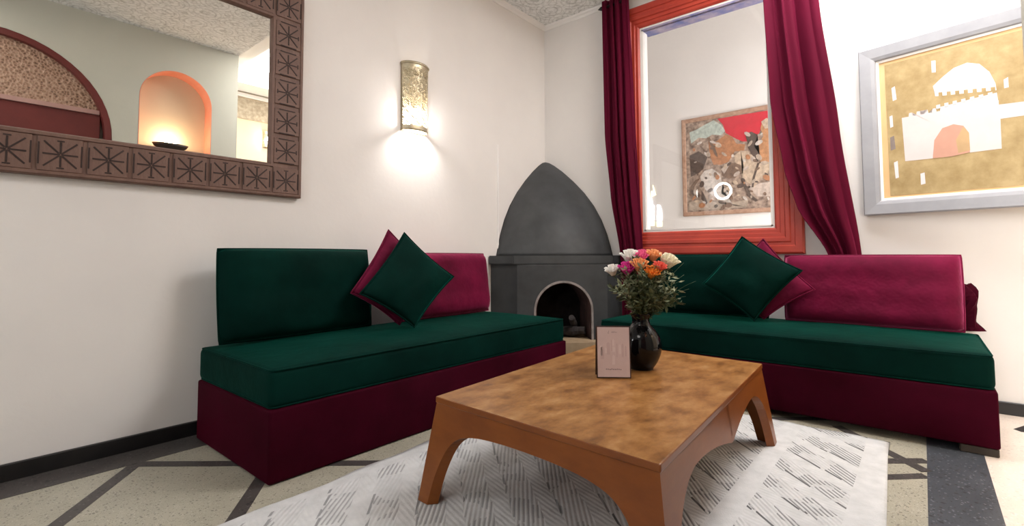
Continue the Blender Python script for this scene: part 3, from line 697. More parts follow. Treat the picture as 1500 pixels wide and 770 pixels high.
# carved tile: raised wooden square cut with an eight armed star
tb = bmesh.new(); a = 0.0675
box(tb, -a, a, -0.006, 0, -a, a, bev=0.003, seg=1)
for f in tb.faces: f.material_index = 0
def bar(cx, cz, L, ang, w=0.006):
    n0 = len(tb.verts); vs = box(tb, -L/2, L/2, -0.0075, -0.004, -w/2, w/2); R = Matrix.Rotation(ang, 4, 'Y')
    for v in vs: v.co = R @ v.co; v.co.x += cx; v.co.z += cz
    for f in {f for v in vs for f in v.link_faces}: f.material_index = 1
bar(0, 0.0265, 0.045, PI/2); bar(0, -0.0265, 0.045, PI/2)
bar(0.027, 0, 0.05, 0); bar(-0.027, 0, 0.05, 0)
for q in range(4):
    an = PI/4+q*PI/2; bar(0.038*math.cos(an), -0.038*math.sin(an), 0.062, an)
bar(0, 0.053, 0.022, 0, 0.005); bar(0, -0.053, 0.022, 0, 0.005)
for s in (-1, 1): bar(s*0.0630, 0, 0.085, PI/2, 0.005)
tme = bpy.data.meshes.new('carved_tile'); bmesh.ops.recalc_face_normals(tb, faces=tb.faces); tb.to_mesh(tme); tb.free(); tme.materials.append(m_dkwood); tme.materials.append(m_groove)
nx, nz = 11, 6
cxs = [MX0+0.085+(MX1-MX0-0.17)*k/nx for k in range(nx+1)]; czs = [0.085+(MH-0.17)*k/nz for k in range(nz+1)]
for k, x in enumerate(cxs):
    for z in (czs[0], czs[-1]): link('carved_tile', tme, [], mr, (x, -0.034, z))
for z in czs[1:-1]:
    for x in (cxs[0], cxs[-1]):
        o = link('carved_tile', tme, [], mr, (x, -0.034, z)); o.rotation_euler = (0, PI/2, 0)

# ------------------------------------------------------------------ wall sconce
def sconce(loc, rz, h, r, label, big=True):
    t = empty('wall_sconce', loc, rz); tag(t, label, 'wall lamp')
    obj('back_plate', bx(-r, r, -0.006, -0.0005, 0, h), m_brass, t)
    NU, NV = (40, 66) if big else (20, 24); vs, fs = [], []
    for j in range(NV+1):
        rr = r*(0.955+0.045*j/NV)
        for i in range(NU+1): a = PI+PI*i/NU; vs.append((rr*math.cos(a), 0.72*rr*math.sin(a)-0.006, h*j/NV))
    for j in range(NV):
        for i in range(NU):
            inner = 4 < j < NV-6 and 1 < i < NU-2
            cu, cv_ = (i % 10)-4.5, (j % 10)-4.5; rad = math.hypot(cu, cv_)
            hole = inner and ((i+j) % 2 == 0) and not (3.3 < rad < 4.3)
            if not hole: q = j*(NU+1)+i; fs.append((q, q+1, q+NU+2, q+NU+1))
    o = pyd('perforated_shade', vs, fs, m_brass, t, smooth=True); o.modifiers.new('thick', 'SOLIDIFY').thickness = 0.0012
    for z0, z1, nm in ((0, 0.016, 'lower_rim'), (h-0.022, h, 'upper_rim')):
        k0 = 0.957 if z0 == 0 else 1.0; pts = []
        bm = bmesh.new(); tube(bm, [(1.01*r*k0*math.cos(PI+PI*i/24), 0.73*r*k0*math.sin(PI+PI*i/24)-0.006, (z0+z1)/2) for i in range(25)], (z1-z0)/2*0.6, 6)
        obj(nm, bm, m_brass, t, smooth=True)
    bm = bmesh.new(); bmesh.ops.create_uvsphere(bm, u_segments=14, v_segments=8, radius=0.028 if big else 0.02)
    for v in bm.verts: v.co.z *= 1.35; v.co.y -= 0.045 if big else 0.03; v.co.z += h*0.27
    obj('bulb', bm, m_bulb if big else m_hallbulb, t, smooth=True)
    bm = bmesh.new(); tube(bm, [(0, -0.006, h*0.40), (0, -0.045 if big else -0.03, h*0.40), (0, -0.045 if big else -0.03, h*0.33)], 0.012, 8); obj('lamp_holder', bm, m_brass, t, smooth=True)
    return t
sconce((-1.515, 0, 1.655), 0, 0.462, 0.106, 'pierced brass half round wall lamp glowing on the left wall', True)
point('sconce_light', (-1.515, -0.052, 1.74), 19, (1.0, 0.96, 0.92), 0.03)
# hall lamp (seen in the mirror)
sconce((-0.66, -4.3, 2.32), PI, 0.235, 0.045, 'small lit brass wall lamp on the hall wall, seen in the mirror', False)
point('hall_sconce_light', (-0.66, -4.22, 2.43), 3, (1.0, 0.75, 0.5), 0.03)

# niche lamp (seen in the mirror): a shallow bowl throwing light up the niche back
nl = empty('uplight_bowl', (-2.13, YB-0.085, NZB)); tag(nl, 'dark bowl uplight glowing in the arched niche seen in the mirror', 'lamp')
bm = bmesh.new(); lathe(bm, [(0.0, 0.0), (0.06, 0.0), (0.065, 0.02), (0.05, 0.05), (0.06, 0.085), (0.135, 0.14), (0.150, 0.165), (0.144, 0.165), (0.12, 0.14), (0.05, 0.10), (0.0, 0.095)], 28)
for v in bm.verts: v.co.y *= 0.56
obj('bowl', bm, m_darkfoot, nl, smooth=True)
bm = bmesh.new(); bmesh.ops.create_uvsphere(bm, u_segments=12, v_segments=8, radius=0.022)
for v in bm.verts: v.co.z += 0.135
obj('bulb', bm, m_nichebulb, nl, smooth=True)
point('niche_light', (-2.13, YB-0.085, NZB+0.20), 4.2, (1.0, 0.74, 0.46), 0.05)

# unseen flush lamp body, added to go with the ceiling fill light
cl = empty('fill_lamp', (-3.9, -1.95, H)); tag(cl, 'unseen square white ceiling lamp added to fill the room with light', 'lamp')
obj('fill_lamp_body', bx(-0.5, 0.5, -0.5, 0.5, -0.05, 0, bev=0.01), m_white_paint, cl)

# ring light on its stand, seen as a bright ring in the window glass
rl = empty('ring_light', (-4.63, -0.165, 0)); tag(rl, 'white ring light on a thin tripod, reflected in the window pane', 'lamp')
bm = bmesh.new(); loop_tube(bm, [(0.0, 0.125*math.cos(2*PI*k/48), 1.866+0.125*math.sin(2*PI*k/48)) for k in range(48)], 0.016, 8); obj('ring_tube', bm, m_ring, rl, smooth=True)
bm = bmesh.new(); tube(bm, [(-0.02, 0, 0.30), (-0.02, 0, 1.735)], 0.009, 8); obj('pole', bm, m_iron, rl, smooth=True)
for k in range(3):
    an = 2*PI*k/3+0.4; bm = bmesh.new(); tube(bm, [(-0.02, 0, 0.42), (-0.02+0.13*math.cos(an), 0.13*math.sin(an), 0.008)], 0.008, 8); obj('leg', bm, m_iron, rl, smooth=True)

# ------------------------------------------------------------------ framed picture on the right wall
ang = math.radians(13); Sd = Vector((-math.sin(ang), -math.cos(ang), 0)); Nn = Vector((-math.cos(ang), math.sin(ang), 0))
pc = empty('framed_picture', (-0.045, -2.360, 1.06)); tag(pc, 'picture of a white walled gate on gold ground in a silver grey frame', 'picture')
Bp = Basis((0, 0, 0), Sd, (0, 0, 1), Nn)
PW, PH = 0.835, 0.984
mitre_rails(Bp, 0, PW, -0.008, PH-0.008, [(0, -0.035), (0, 0.004), (0.006, 0.010), (0.060, 0.006), (0.078, 0.000), (0.083, -0.008), (0.083, -0.035)], m_silver, pc)
mitre_rails(Bp, 0.083, PW-0.083, 0.075, PH-0.091, [(0, -0.033), (0, -0.010), (0.012, -0.012), (0.012, -0.033)], m_white_paint, pc, 'inner_lip')
polyplate(Bp, [(0.09, 0.08), (PW-0.09, 0.08), (PW-0.09, PH-0.098), (0.09, PH-0.098)], -0.033, -0.018, m_peach, pc, 'mat_board')
cnv = polyplate(Bp, [(0.125, 0.098), (PW-0.125, 0.098), (PW-0.125, 0.862), (0.122, 0.862)], -0.018, -0.0165, m_gold, pc, 'canvas')
pw = flat('pale_wall_paint', (0.60, 0.54, 0.53), 10, 0.93); pd = flat('white_dome_paint', (0.66, 0.63, 0.64), 8, 0.93)
pk = flat('pink_arch_paint', (0.56, 0.30, 0.22), 7, 0.85); pk2 = flat('tan_arch_paint', (0.50, 0.33, 0.17), 9, 0.8); pdk = flat('dark_fleck_paint', (0.25, 0.20, 0.18))
def motif(poly, lvl, mat): return polyplate(Bp, poly, -0.0165, -0.0165+0.0004*lvl, mat, cnv, 'painted_motif')
motif([(0.335, 0.679), (0.376, 0.717), (0.423, 0.752), (0.477, 0.764), (0.524, 0.742), (0.559, 0.69), (0.579, 0.625), (0.585, 0.534), (0.36, 0.534), (0.365, 0.56), (0.345, 0.60), (0.342, 0.646)], 1, pd)
cren = [(0.20, 0.287), (0.321, 0.284), (0.331, 0.382), (0.366, 0.44), (0.412, 0.452), (0.451, 0.435), (0.471, 0.394), (0.471, 0.29), (0.589, 0.290), (0.590, 0.44), (0.70, 0.437), (0.70, 0.505), (0.587, 0.512), (0.587, 0.536), (0.35, 0.536)]
x = 0.345
while x > 0.215: cren += [(x, 0.536), (x-0.003, 0.556), (x-0.016, 0.556), (x-0.019, 0.536)]; x -= 0.034
cren.append((0.193, 0.536)); motif(cren, 2, pw)
motif([(0.333, 0.556), (0.585, 0.577), (0.585, 0.588), (0.333, 0.622)], 3, m_gold)
for k in range(7):      # merlons: white below, gold hanging above
    x = 0.345+0.034*k; f = k/7
    motif([(x, 0.550+0.020*f), (x+0.017, 0.551+0.020*f), (x+0.017, 0.572+0.014*f), (x, 0.571+0.014*f)], 4, pw)
    motif([(x+0.012, 0.612-0.03*f), (x+0.028, 0.610-0.03*f), (x+0.028, 0.636-0.034*f), (x+0.012, 0.638-0.034*f)], 4, m_gold)
motif([(0.321, 0.284), (0.331, 0.382), (0.366, 0.44), (0.412, 0.452), (0.451, 0.435), (0.471, 0.394), (0.471, 0.292), (0.401, 0.282)], 5, pk)
motif([(0.426, 0.295), (0.419, 0.365), (0.45, 0.431), (0.471, 0.394), (0.472, 0.302)], 6, pk2)
for q in ([(0.333, 0.82), (0.351, 0.817), (0.35, 0.752), (0.333, 0.755)], [(0.151, 0.719), (0.167, 0.726), (0.173, 0.648), (0.155, 0.643)], [(0.136, 0.557), (0.15, 0.561), (0.152, 0.495), (0.138, 0.491)],
          [(0.148, 0.288), (0.166, 0.295), (0.168, 0.199), (0.153, 0.195)], [(0.265, 0.208), (0.283, 0.212), (0.285, 0.15), (0.265, 0.146)], [(0.609, 0.635), (0.625, 0.643), (0.625, 0.592), (0.609, 0.591)]): motif(q, 1, pd)
motif([(0.135, 0.435), (0.154, 0.442), (0.159, 0.365), (0.135, 0.359)], 1, pdk)

# ------------------------------------------------------------------ tapestry behind the window
tp = empty('framed_tapestry', (1.2, -1.32, 1.2)); tag(tp, 'framed tapestry of horses and riders under a red sky seen through the window', 'tapestry')
Bt = Basis((0, 1.32, -1.2), (0, -1, 0), (0, 0, 1), (-1, 0, 0))
def yz(l): return [(-y, z) for y, z in l]
mitre_rails(Bt, 0.818, 1.95, 1.205, 2.165, [(0, 0.002), (0, 0.02), (0.012, 0.024), (0.036, 0.022), (0.04, 0.015), (0.04, 0.002)], m_tapframe, tp)
cn = polyplate(Bt, [(0.855, 1.24), (1.91, 1.24), (1.91, 2.13), (0.855, 2.13)], 0.002, 0.016, m_tap, tp, 'woven_panel')
tc = {'red': (0.56, 0.012, 0.03), 'teal': (0.50, 0.56, 0.50), 'orange': (0.46, 0.20, 0.09), 'white': (0.62, 0.54, 0.48), 'pale': (0.58, 0.44, 0.32), 'dark': (0.10, 0.065, 0.05), 'brown': (0.20, 0.12, 0.08), 'rust': (0.50, 0.24, 0.11), 'sand': (0.56, 0.45, 0.38), 'beige': (0.46, 0.36, 0.28)}
tm = {k: flat('woven_'+k, v, 34, 0.55) for k, v in tc.items()}; tm['red'] = flat('woven_red_sky', tc['red'], 20, 0.8)
TM = [('red', [(-1.164, 2.118), (-1.538, 2.115), (-1.9, 2.10), (-1.9, 1.99), (-1.554, 1.998), (-1.514, 1.895), (-1.418, 1.862), (-1.379, 1.868), (-1.321, 1.905), (-1.236, 1.969), (-1.211, 2.059)]),
 ('teal', [(-0.897, 2.032), (-0.956, 2.045), (-1.058, 2.086), (-1.129, 2.11), (-1.197, 2.055), (-1.23, 1.991), (-1.195, 1.954), (-1.112, 1.975), (-1.055, 1.947), (-0.984, 1.966), (-0.909, 1.918)]),
 ('orange', [(-1.076, 1.929), (-1.138, 1.898), (-1.236, 1.955), (-1.289, 1.932), (-1.327, 1.855), (-1.404, 1.836), (-1.39, 1.775), (-1.312, 1.786), (-1.256, 1.695), (-1.188, 1.675), (-1.119, 1.683), (-1.086, 1.775)]),
 ('sand', [(-1.42, 1.432), (-1.521, 1.47), (-1.88, 1.473), (-1.88, 1.326), (-1.493, 1.35)]), ('beige', [(-0.87, 1.26), (-1.4, 1.26), (-1.42, 1.33), (-1.2, 1.30), (-1.05, 1.36), (-0.88, 1.34)]),
 ('dark', [(-0.892, 1.801), (-0.981, 1.833), (-1.065, 1.763), (-1.035, 1.694), (-1.02, 1.652), (-0.961, 1.614), (-0.902, 1.591)]),
 ('brown', [(-1.229, 1.684), (-1.348, 1.669), (-1.373, 1.596), (-1.306, 1.534), (-1.239, 1.541), (-1.186, 1.575)]),
 ('white', [(-0.99, 1.582), (-1.034, 1.635), (-1.105, 1.649), (-1.172, 1.591), (-1.197, 1.488), (-1.182, 1.404), (-1.248, 1.356), (-1.286, 1.283), (-1.18, 1.347), (-1.112, 1.381), (-1.044, 1.445), (-1.009, 1.506)]),
 ('pale', [(-1.304, 1.745), (-1.364, 1.786), (-1.428, 1.77), (-1.452, 1.697), (-1.507, 1.649), (-1.80, 1.621), (-1.80, 1.474), (-1.522, 1.511), (-1.47, 1.434), (-1.371, 1.527), (-1.386, 1.636), (-1.322, 1.672)]),
 ('rust', [(-1.534, 1.961), (-1.555, 2.032), (-1.61, 2.05), (-1.70, 2.011), (-1.70, 1.635), (-1.526, 1.66), (-1.518, 1.826), (-1.557, 1.888)]),
 ('dark', [(-1.407, 1.927), (-1.458, 1.946), (-1.508, 1.91), (-1.494, 1.857), (-1.48, 1.804), (-1.522, 1.729), (-1.508, 1.663), (-1.471, 1.681), (-1.441, 1.782), (-1.424, 1.854)]),
 ('dark', [(-1.501, 1.65), (-1.52, 1.648), (-1.479, 1.529), (-1.464, 1.435), (-1.445, 1.436), (-1.46, 1.531)]), ('dark', [(-1.357, 1.514), (-1.395, 1.482), (-1.444, 1.368), (-1.499, 1.315), (-1.48, 1.303), (-1.418, 1.356)]),
 ('dark', [(-1.001, 1.448), (-1.028, 1.402), (-1.055, 1.328), (-1.041, 1.307), (-0.999, 1.361)]), ('dark', [(-1.561, 1.561), (-1.587, 1.544), (-1.581, 1.491), (-1.559, 1.5)]),
 ('pale', [(-1.542, 2.021), (-1.586, 2.047), (-1.628, 2.019), (-1.62, 1.953), (-1.571, 1.954)]), ('brown', [(-0.9, 1.502), (-0.946, 1.557), (-0.989, 1.567), (-0.929, 1.484), (-0.913, 1.397), (-0.891, 1.399)]),
 ('brown', [(-1.062, 1.954), (-1.09, 1.949), (-1.143, 1.825), (-1.162, 1.75), (-1.138, 1.768)]), ('sand', [(-1.187, 1.632), (-1.256, 1.695), (-1.269, 1.672), (-1.213, 1.586)])]
for i, (k, l) in enumerate(TM): polyplate(Bt, yz(l), 0.016, 0.0165+0.0002*(i+1), tm[k], cn, 'woven_figure')
rn = random.Random(4)
for i in range(90):     # small woven dabs between the figures
    cy, cz = rn.uniform(0.88, 1.75), rn.uniform(1.27, 1.93); r = rn.uniform(0.012, 0.035); a0 = rn.uniform(0, 6); e = rn.uniform(0.35, 0.8)
    pts = [(cy+r*math.cos(a)*math.cos(a0)-e*r*math.sin(a)*math.sin(a0), cz+r*math.cos(a)*math.sin(a0)+e*r*math.sin(a)*math.cos(a0)) for a in [2*PI*q/7 for q in range(7)]]
    polyplate(Bt, pts, 0.016, 0.0212+0.0001*(i % 12), tm[rn.choice(['pale', 'brown', 'dark', 'orange', 'beige', 'white', 'sand'])], cn, 'woven_figure')

# ------------------------------------------------------------------ rug
vs, fs = [], []; NXr, NYr = 90, 60; RX0, RX1, RY0, RY1 = -3.55, -0.868, -2.505, -0.925
for top in (0, 1):
    for i in range(NXr+1):
        for j in range(NYr+1):
            u, w = i/NXr, j/NYr; x = RX0+(RX1-RX0)*u; y = RY0+(RY1-RY0)*w
            if j == NYr: y += 0.012*math.sin(x*5.2)+0.006*math.sin(x*17)-0.03*max(0, (-2.5-x))
            if i == NXr: x += 0.006*math.sin(y*21)
            if j == 0: y += 0.032*max(0, min(1, (x+1.75)/0.85))
            z = 0.0016 if not top else 0.0095+0.0012*math.sin(x*13+y*5)*math.sin(y*11)
            if top and (i in (0, NXr) or j in (0, NYr)): z = 0.006
            if top and -2.12 < y < -2.06: z += 0.002
            vs.append((x, y, z))
n1 = (NXr+1)*(NYr+1)
for i in range(NXr):
    for j in range(NYr):
        a = i*(NYr+1)+j; fs += [(a, a+1, a+NYr+2, a+NYr+1), (n1+a, n1+a+NYr+1, n1+a+NYr+2, n1+a+1)]
for i in range(NXr):
    for j in (0, NYr): a = i*(NYr+1)+j; b = a+NYr+1; fs.append((a, b, n1+b, n1+a))
for j in range(NYr):
    for i in (0, NXr): a = i*(NYr+1)+j; b = a+1; fs.append((a, b, n1+b, n1+a))
tag(pyd('rug', vs, fs, m_rug, None, smooth=True), 'white flat woven rug with grey zigzag dashes under the coffee table', 'rug')

# ------------------------------------------------------------------ coffee table
TH, TL, TW, TT = 0.350, 1.268, 0.800, 0.022; ZR = 0.0125
tb_ = empty('coffee_table', (-1.863, -1.702, ZR), 0); tag(tb_, 'low brown wooden coffee table with mottled top and arched splayed sides', 'table')
bm = bmesh.new(); box(bm, -TL/2-0.003, TL/2+0.003, -TW/2-0.003, TW/2+0.003, TH-ZR-TT, TH-ZR, bev=0.004, seg=2)
for f in bm.faces: f.material_index = 0 if f.normal.z > 0.9 else 1
obj('tabletop', bm, [m_ttop, m_tside], tb_)
PHt = TH-ZR-TT
def smooth_curve(p, n=4):
    out = []
    for i in range(len(p)-1):
        p0, p1, p2, p3 = p[max(i-1, 0)], p[i], p[i+1], p[min(i+2, len(p)-1)]
        for k in range(n):
            t = k/n
            out.append(tuple(0.5*((2*p1[a])+(-p0[a]+p2[a])*t+(2*p0[a]-5*p1[a]+4*p2[a]-p3[a])*t*t+(-p0[a]+3*p1[a]-3*p2[a]+p3[a])*t**3) for a in (0, 1)))
    out.append(p[-1]); return out
half_s = [(0.043, 0.0), (0.055, 0.096), (0.085, 0.180), (0.128, 0.226), (0.20, 0.248), (0.30, 0.257), (0.406, 0.259)]
half_l = [(0.050, 0.0), (0.062, 0.085), (0.095, 0.165), (0.15, 0.220), (0.215, 0.248), (0.28, 0.254), (0.38, 0.247), (0.49, 0.230), (0.59, 0.208), (0.630, 0.199), (0.6475, 0.218)]
def side_panel(L, half, dirv, outv, dist, splay=0.045, th=0.028):
    c = smooth_curve(half); c = [(0.0, 0.0)]+c; full = c+[(L-s, z) for s, z in c[-2::-1]]
    Dv, Ov = Vector(dirv), Vector(outv); vs, fs = [], []
    def P(s, z, off):
        sp = splay*(1-z/PHt); k = (L/2+sp-off)/(L/2); return Dv*((s-L/2)*k)+Ov*(dist+sp-off)+Vector((0, 0, z))
    n = len(full)
    for off in (0, th):
        for s, z in full: vs.append(P(s, z, off))
        for s, z in full: vs.append(P(s, PHt, off))
    for i in range(n-1):
        fs += [(i, i+1, n+i+1, n+i), (2*n+i, 3*n+i, 3*n+i+1, 2*n+i+1), (i, 2*n+i, 2*n+i+1, i+1), (n+i, n+i+1, 3*n+i+1, 3*n+i)]
    fs += [(0, n, 3*n, 2*n), (n-1, 3*n-1, 4*n-1, 2*n-1)]
    return pyd('side_panel', vs, fs, m_tside, tb_)
for s in (-1, 1):
    side_panel(TW, half_s, (0, 1, 0), (s, 0, 0), TL/2)
    side_panel(TL, half_l, (1, 0, 0), (0, s, 0), TW/2)
# table parts sheared out of square so the top's corners match their image coordinates
for o in tb_.children:
    for v in o.data.vertices:
        x, y = v.co.x, v.co.y; v.co.x = 0.998*x+0.0459*y; v.co.y = 0.0635*x+0.999*y

# ------------------------------------------------------------------ vase, flowers, card
VP = Vector((-1.664, -1.699, TH+0.0005))
vz = empty('vase', VP); tag(vz, 'round black glazed vase holding the flowers on the coffee table', 'vase')
bm = bmesh.new(); vp = [(0.0, 0.0), (0.044, 0.0), (0.048, 0.005), (0.066, 0.032), (0.080, 0.068), (0.083, 0.100), (0.077, 0.132), (0.060, 0.160), (0.043, 0.178), (0.036, 0.193), (0.037, 0.210), (0.045, 0.228), (0.041, 0.229), (0.033, 0.210), (0.031, 0.193), (0.038, 0.175), (0.055, 0.155), (0.07, 0.10), (0.055, 0.04), (0.0, 0.02)]
lathe(bm, smooth_curve(vp, 3), 40); bmesh.ops.remove_doubles(bm, verts=bm.verts, dist=1e-5); obj('vase_body', bm, m_vase, vz, smooth=True)
cr = Vector((0.642, -0.767, 0)); cf = Vector((0.767, 0.642, 0))      # right and away, as seen from the sofa side
FL = {'white': flat('white_petal', (0.82, 0.78, 0.72), 40, 0.88), 'cream': flat('cream_petal', (0.80, 0.72, 0.52), 40, 0.85), 'magenta': flat('magenta_petal', (0.66, 0.02, 0.26), 40, 0.7),
      'pink': flat('pink_petal', (0.82, 0.10, 0.26), 40, 0.75), 'orange': flat('orange_petal', (0.86, 0.24, 0.02), 40, 0.8), 'peach': flat('peach_petal', (0.86, 0.36, 0.14), 40, 0.8), 'coral': flat('coral_petal', (0.82, 0.11, 0.07), 40, 0.8)}
MOUTH = VP+Vector((0, 0, 0.222))
def petal(bm, R, h, a, tilt, w):
    # curved petal: base at the centre, rising and curling out
    n, m = 4, 4; grid = []
    for i in range(n+1):
        v = i/n; row = []
        for j in range(m+1):
            u = j/m*2-1; width = w*math.sin(PI*min(0.98, 0.12+0.75*v))
            rad = R*(0.25+0.75*v)*(1+tilt*v*v)-0.25*R*u*u*v; ang = a+u*width
            row.append(bm.verts.new((rad*math.cos(ang), rad*math.sin(ang), h*(v-0.18*tilt*v**3)+0.002*u*u)))
        grid.append(row)
    for i in range(n):
        for j in range(m): bm.faces.new((grid[i][j], grid[i][j+1], grid[i+1][j+1], grid[i+1][j]))
def rose(rx, rz_, dep, col, size, label):
    """rx right of the vase axis, rz_ height above the table, dep towards the far side"""
    P = VP+cr*rx+cf*dep+Vector((0, 0, rz_)); t = empty('rose', MOUTH); tag(t, label, 'flower')
    out = (P-(MOUTH-Vector((0, 0, 0.05)))).normalized(); out = (out+Vector((0, 0, 0.45))-cf*0.55).normalized(); q = out.to_track_quat('Z', 'Y').to_matrix().to_4x4()
    bm = bmesh.new(); rr = random.Random(int(rx*9000)+int(rz_*700))
    for ring, (cnt, R, h, ti, w) in enumerate(((3, 0.30, 1.75, -0.1, 1.15), (4, 0.52, 1.72, 0.0, 1.0), (5, 0.78, 1.62, 0.08, 0.85), (6, 1.0, 1.45, 0.22, 0.72))):
        for k in range(cnt): petal(bm, R*size, h*size, 2*PI*k/cnt+ring*0.7+rr.uniform(-.15, .15), ti, w)
    bl = obj('bloom', bm, col, t, smooth=True, recalc=False); bl.matrix_local = Matrix.Translation(P-MOUTH-out*size*0.6) @ q
    bl.modifiers.new('thick', 'SOLIDIFY').thickness = 0.0006
    bm = bmesh.new(); B0 = P-MOUTH-out*size*0.6; tube(bm, [(0.004*math.sin(rx*90), 0.004*math.cos(rx*70), -0.14), (rx*0.1, 0, -0.02), B0*0.5+Vector((0, 0, 0.02)), B0], 0.0022, 6); obj('stem', bm, m_stem, t, smooth=True)
    bm = bmesh.new()
    for k in range(5): petal(bm, size*0.55, size*0.42, 2*PI*k/5, 0.5, 0.35)
    sp = obj('sepals', bm, m_stem, t, smooth=True, recalc=False); sp.matrix_local = Matrix.Translation(B0-out*size*0.08) @ q
K = 1/346.0
def px(x, y): return (x-944)*K, (545-y)*K
for x, y, dep, col, sz, lab in [
    (903.5, 401, -0.01, 'white', 0.022, 'white rose lowest at the left edge of the bouquet'),
    (922, 399, -0.045, 'magenta', 0.026, 'magenta pink rose at the left front of the bouquet'),
    (931, 383, 0.01, 'white', 0.030, 'large white rose at the top left of the bouquet'),
    (937, 394, -0.06, 'peach', 0.026, 'peach and pink rose in the middle of the bouquet'),
    (943, 383, -0.02, 'pink', 0.022, 'hot pink rose near the top middle of the bouquet'),
    (950, 378, 0.02, 'pink', 0.020, 'small pink rose at the very top of the bouquet'),
    (963, 380, 0.0, 'peach', 0.024, 'pale orange rose at the top right of the bouquet'),
    (954, 404, -0.07, 'orange', 0.025, 'bright orange rose lowest at the front of the bouquet'),
    (965, 396, -0.06, 'coral', 0.021, 'coral red rose to the right of the bright orange one'),
    (982, 390, -0.01, 'cream', 0.032, 'large cream rose at the right edge of the bouquet')]:
    a, b = px(x, y); rose(a, b-0.016, dep, FL[col], sz*1.28, lab)
# foliage: sprigs with small leaves, grasses
def sprig(end, nleaf, lsize, mat, bend, seed, name='foliage_sprig', label='leafy green sprig spraying out below the roses of the bouquet', group='foliage sprigs in the bouquet'):
    rr = random.Random(seed); E = Vector(end)-MOUTH; t = empty(name, MOUTH); tag(t, label, 'foliage', group)
    mid = E*0.45+Vector((0, 0, bend)); P = []
    for k in range(9):
        u = k/8; P.append((1-u)**2*Vector((rr.uniform(-.01, .01), rr.uniform(-.01, .01), -0.05))+2*u*(1-u)*mid+u*u*E)
    bm = bmesh.new(); tube(bm, P, [0.0014*(1-0.6*k/8) for k in range(9)], 5); obj('stem', bm, m_stem, t, smooth=True)
    if nleaf:
        bm = bmesh.new()
        for k in range(nleaf):
            u = 0.25+0.75*(k+0.5)/nleaf; i = min(7, int(u*8)); base = P[i].lerp(P[i+1], u*8-i)
            d = (P[i+1]-P[i]).normalized(); side = Vector((rr.uniform(-1, 1), rr.uniform(-1, 1), rr.uniform(-0.7, 0.9))).normalized()
            ld = (d*0.5+side).normalized(); wv = ld.cross(Vector((rr.uniform(-1, 1), rr.uniform(-1, 1), 1))).normalized(); L = lsize*rr.uniform(0.6, 1.2)
            v = [base, base+ld*L*0.5+wv*L*0.2, base+ld*L, base+ld*L*0.5-wv*L*0.2]
            c = bm.verts.new(base+ld*L*0.5+ld.cross(wv)*L*0.07); q = [bm.verts.new(p) for p in v]
            for a in range(4): bm.faces.new((q[a], q[(a+1) % 4], c))
        lv = obj('leaves', bm, mat, t, recalc=False); lv['kind'] = 'stuff'
    return t
rr = random.Random(21)
for k in range(64):
    a, b = px(rr.uniform(906, 992), rr.uniform(402, 446))
    if k < 8: a, b = px(rr.uniform(915, 985), rr.uniform(385, 405))
    dep = rr.uniform(-0.13, 0.07); x_ = a; side = 'left' if x_ < -0.04 else ('right' if x_ > 0.05 else 'middle')
    SL = {'left': 'leafy green sprig low on the left side of the bouquet', 'middle': 'leafy green sprig below the roses in the middle of the bouquet', 'right': 'leafy green sprig spraying out on the right side of the bouquet'}[side]
    sprig(VP+cr*a+cf*dep+Vector((0, 0, b)), 26, 0.034, m_leaf if rr.random() < 0.62 else m_leaf2, rr.uniform(0.0, 0.05), 100+k, label=SL, group='foliage sprigs, '+side+' of the bouquet')
for k, (x, y) in enumerate([(978, 436), (990, 430), (955, 446), (960, 452), (972, 445), (948, 440), (992, 418), (985, 424)]):
    a, b = px(x, y); sprig(VP+cr*a+cf*(-0.09-0.01*(k % 3))+Vector((0, 0, b)), 7, 0.030, m_leaf2, 0.05, 300+k, 'pale_leaf_sprig', 'pale green leafy sprig drooping at the front of the bouquet', 'pale sprigs in the bouquet')
for k, (x, y) in enumerate([(1008, 393), (1006, 410), (1010, 430), (1003, 440), (1000, 450), (1012, 418)]):
    a, b = px(x, y); sprig(VP+cr*a+cf*(-0.02*k)+Vector((0, 0, b)), 0, 0, m_leaf, 0.03, 400+k, 'grass_blade', 'thin grass blade sticking out at the right of the bouquet', 'grass blades in the bouquet')

# tent card
cd = empty('table_card', (-1.868, -1.676, TH+0.0005), YAW-PI/2+math.radians(-4)); tag(cd, 'pale pink printed tent card with dark edge standing before the vase', 'card')
CW, CH, LE = 0.130, 0.196, 0.050
Bc = Basis((-CW/2, -0.028, 0.002), (1, 0, 0), Vector((0, 0.012, CH)).normalized(), Vector((0, -CH, 0.012)).normalized())
polyplate(Bc, [(0, 0), (CW, 0), (CW, CH), (0, CH)], -0.003, 0.0, m_edge, cd, 'card_holder')
cp = polyplate(Bc, [(0.004, 0.004), (CW-0.004, 0.004), (CW-0.004, CH-0.004), (0.004, CH-0.004)], 0.0, 0.0006, m_paper, cd, 'printed_card')
Bc2 = Basis((-CW/2, 0.030, 0.002), (1, 0, 0), Vector((0, -0.032, CH)).normalized(), Vector((0, CH, 0.032)).normalized())
polyplate(Bc2, [(0, 0), (CW, 0), (CW, CH+0.001), (0, CH+0.001)], -0.003, 0.0, m_edge, cd, 'card_back')
def pr_(poly, mat, h=0.0008): polyplate(Bc, poly, 0.0006, h, mat, cp, 'printed_mark')
def stroke(pts, w, mat):
    for (x0, z0), (x1, z1) in zip(pts, pts[1:]):
        dx, dz = x1-x0, z1-z0; L = math.hypot(dx, dz) or 1; nx_, nz_ = -dz/L*w/2, dx/L*w/2
        pr_([(x0+nx_, z0+nz_), (x1+nx_, z1+nz_), (x1-nx_, z1-nz_), (x0-nx_, z0-nz_)], mat)
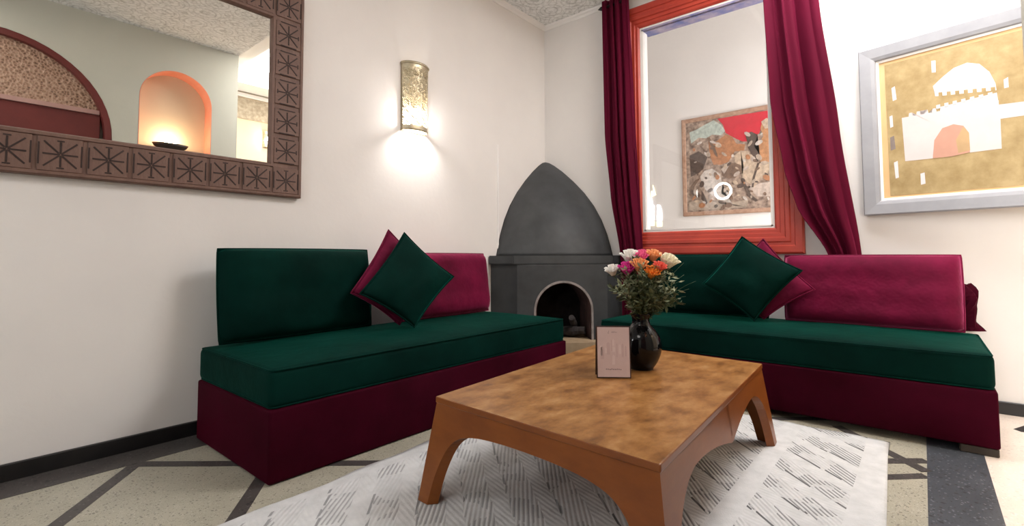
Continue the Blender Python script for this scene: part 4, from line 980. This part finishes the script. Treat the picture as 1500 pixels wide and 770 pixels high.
sc_ = lambda l: [(CW*a, CH*b) for a, b in l]
stroke(sc_([(0.38, 0.915), (0.345, 0.86), (0.38, 0.862)]), 0.0016, m_ink)
stroke(sc_([(0.45, 0.87), (0.47, 0.895), (0.485, 0.87), (0.505, 0.90), (0.52, 0.87), (0.55, 0.895), (0.57, 0.875), (0.61, 0.885)]), 0.0016, m_ink)
stroke(sc_([(0.62, 0.885), (0.95, 0.89)]), 0.0007, m_print)
for k in range(9): stroke(sc_([(0.27+0.052*k, 0.165+0.004*(k % 2)), (0.27+0.052*k+0.036, 0.175-0.006*(k % 3))]), 0.0042, m_ink)
for x0, x1, z0, z1, mt in [(0.12, 0.22, 0.36, 0.58, m_print), (0.30, 0.40, 0.45, 0.66, m_print), (0.43, 0.46, 0.52, 0.72, m_print), (0.475, 0.545, 0.50, 0.585, m_printlight), (0.47, 0.53, 0.62, 0.72, m_printlight),
                           (0.58, 0.62, 0.40, 0.64, m_print), (0.66, 0.72, 0.46, 0.62, m_printlight), (0.74, 0.80, 0.40, 0.64, m_print), (0.26, 0.31, 0.48, 0.56, m_printlight), (0.10, 0.18, 0.42, 0.60, m_printlight), (0.46, 0.54, 0.26, 0.42, m_printlight), (0.84, 0.88, 0.42, 0.60, m_print)]:
    pr_(sc_([(x0, z0), (x1, z0), (x1, z1), ((x0+x1)/2, z1+0.03), (x0, z1)]), mt)

# small dark wedge on the hall floor at the right edge
bm = bmesh.new(); w = [bm.verts.new(p) for p in [(-0.05, -0.02, 0), (0.06, -0.02, 0), (0.06, 0.02, 0), (-0.05, 0.02, 0), (0.06, -0.02, 0.035), (0.06, 0.02, 0.035)]]
for f in ((0, 1, 2, 3), (0, 4, 1), (3, 2, 5), (1, 4, 5, 2), (0, 3, 5, 4)): bm.faces.new([w[i] for i in f])
tag(obj('dark_wedge', bm, m_iron, None, (-0.27, -2.965, 0.0)), 'small dark wedge lying on the pale floor at the far right', 'door stop')
bpy.data.objects['dark_wedge'].rotation_euler = (0, 0, -0.9)
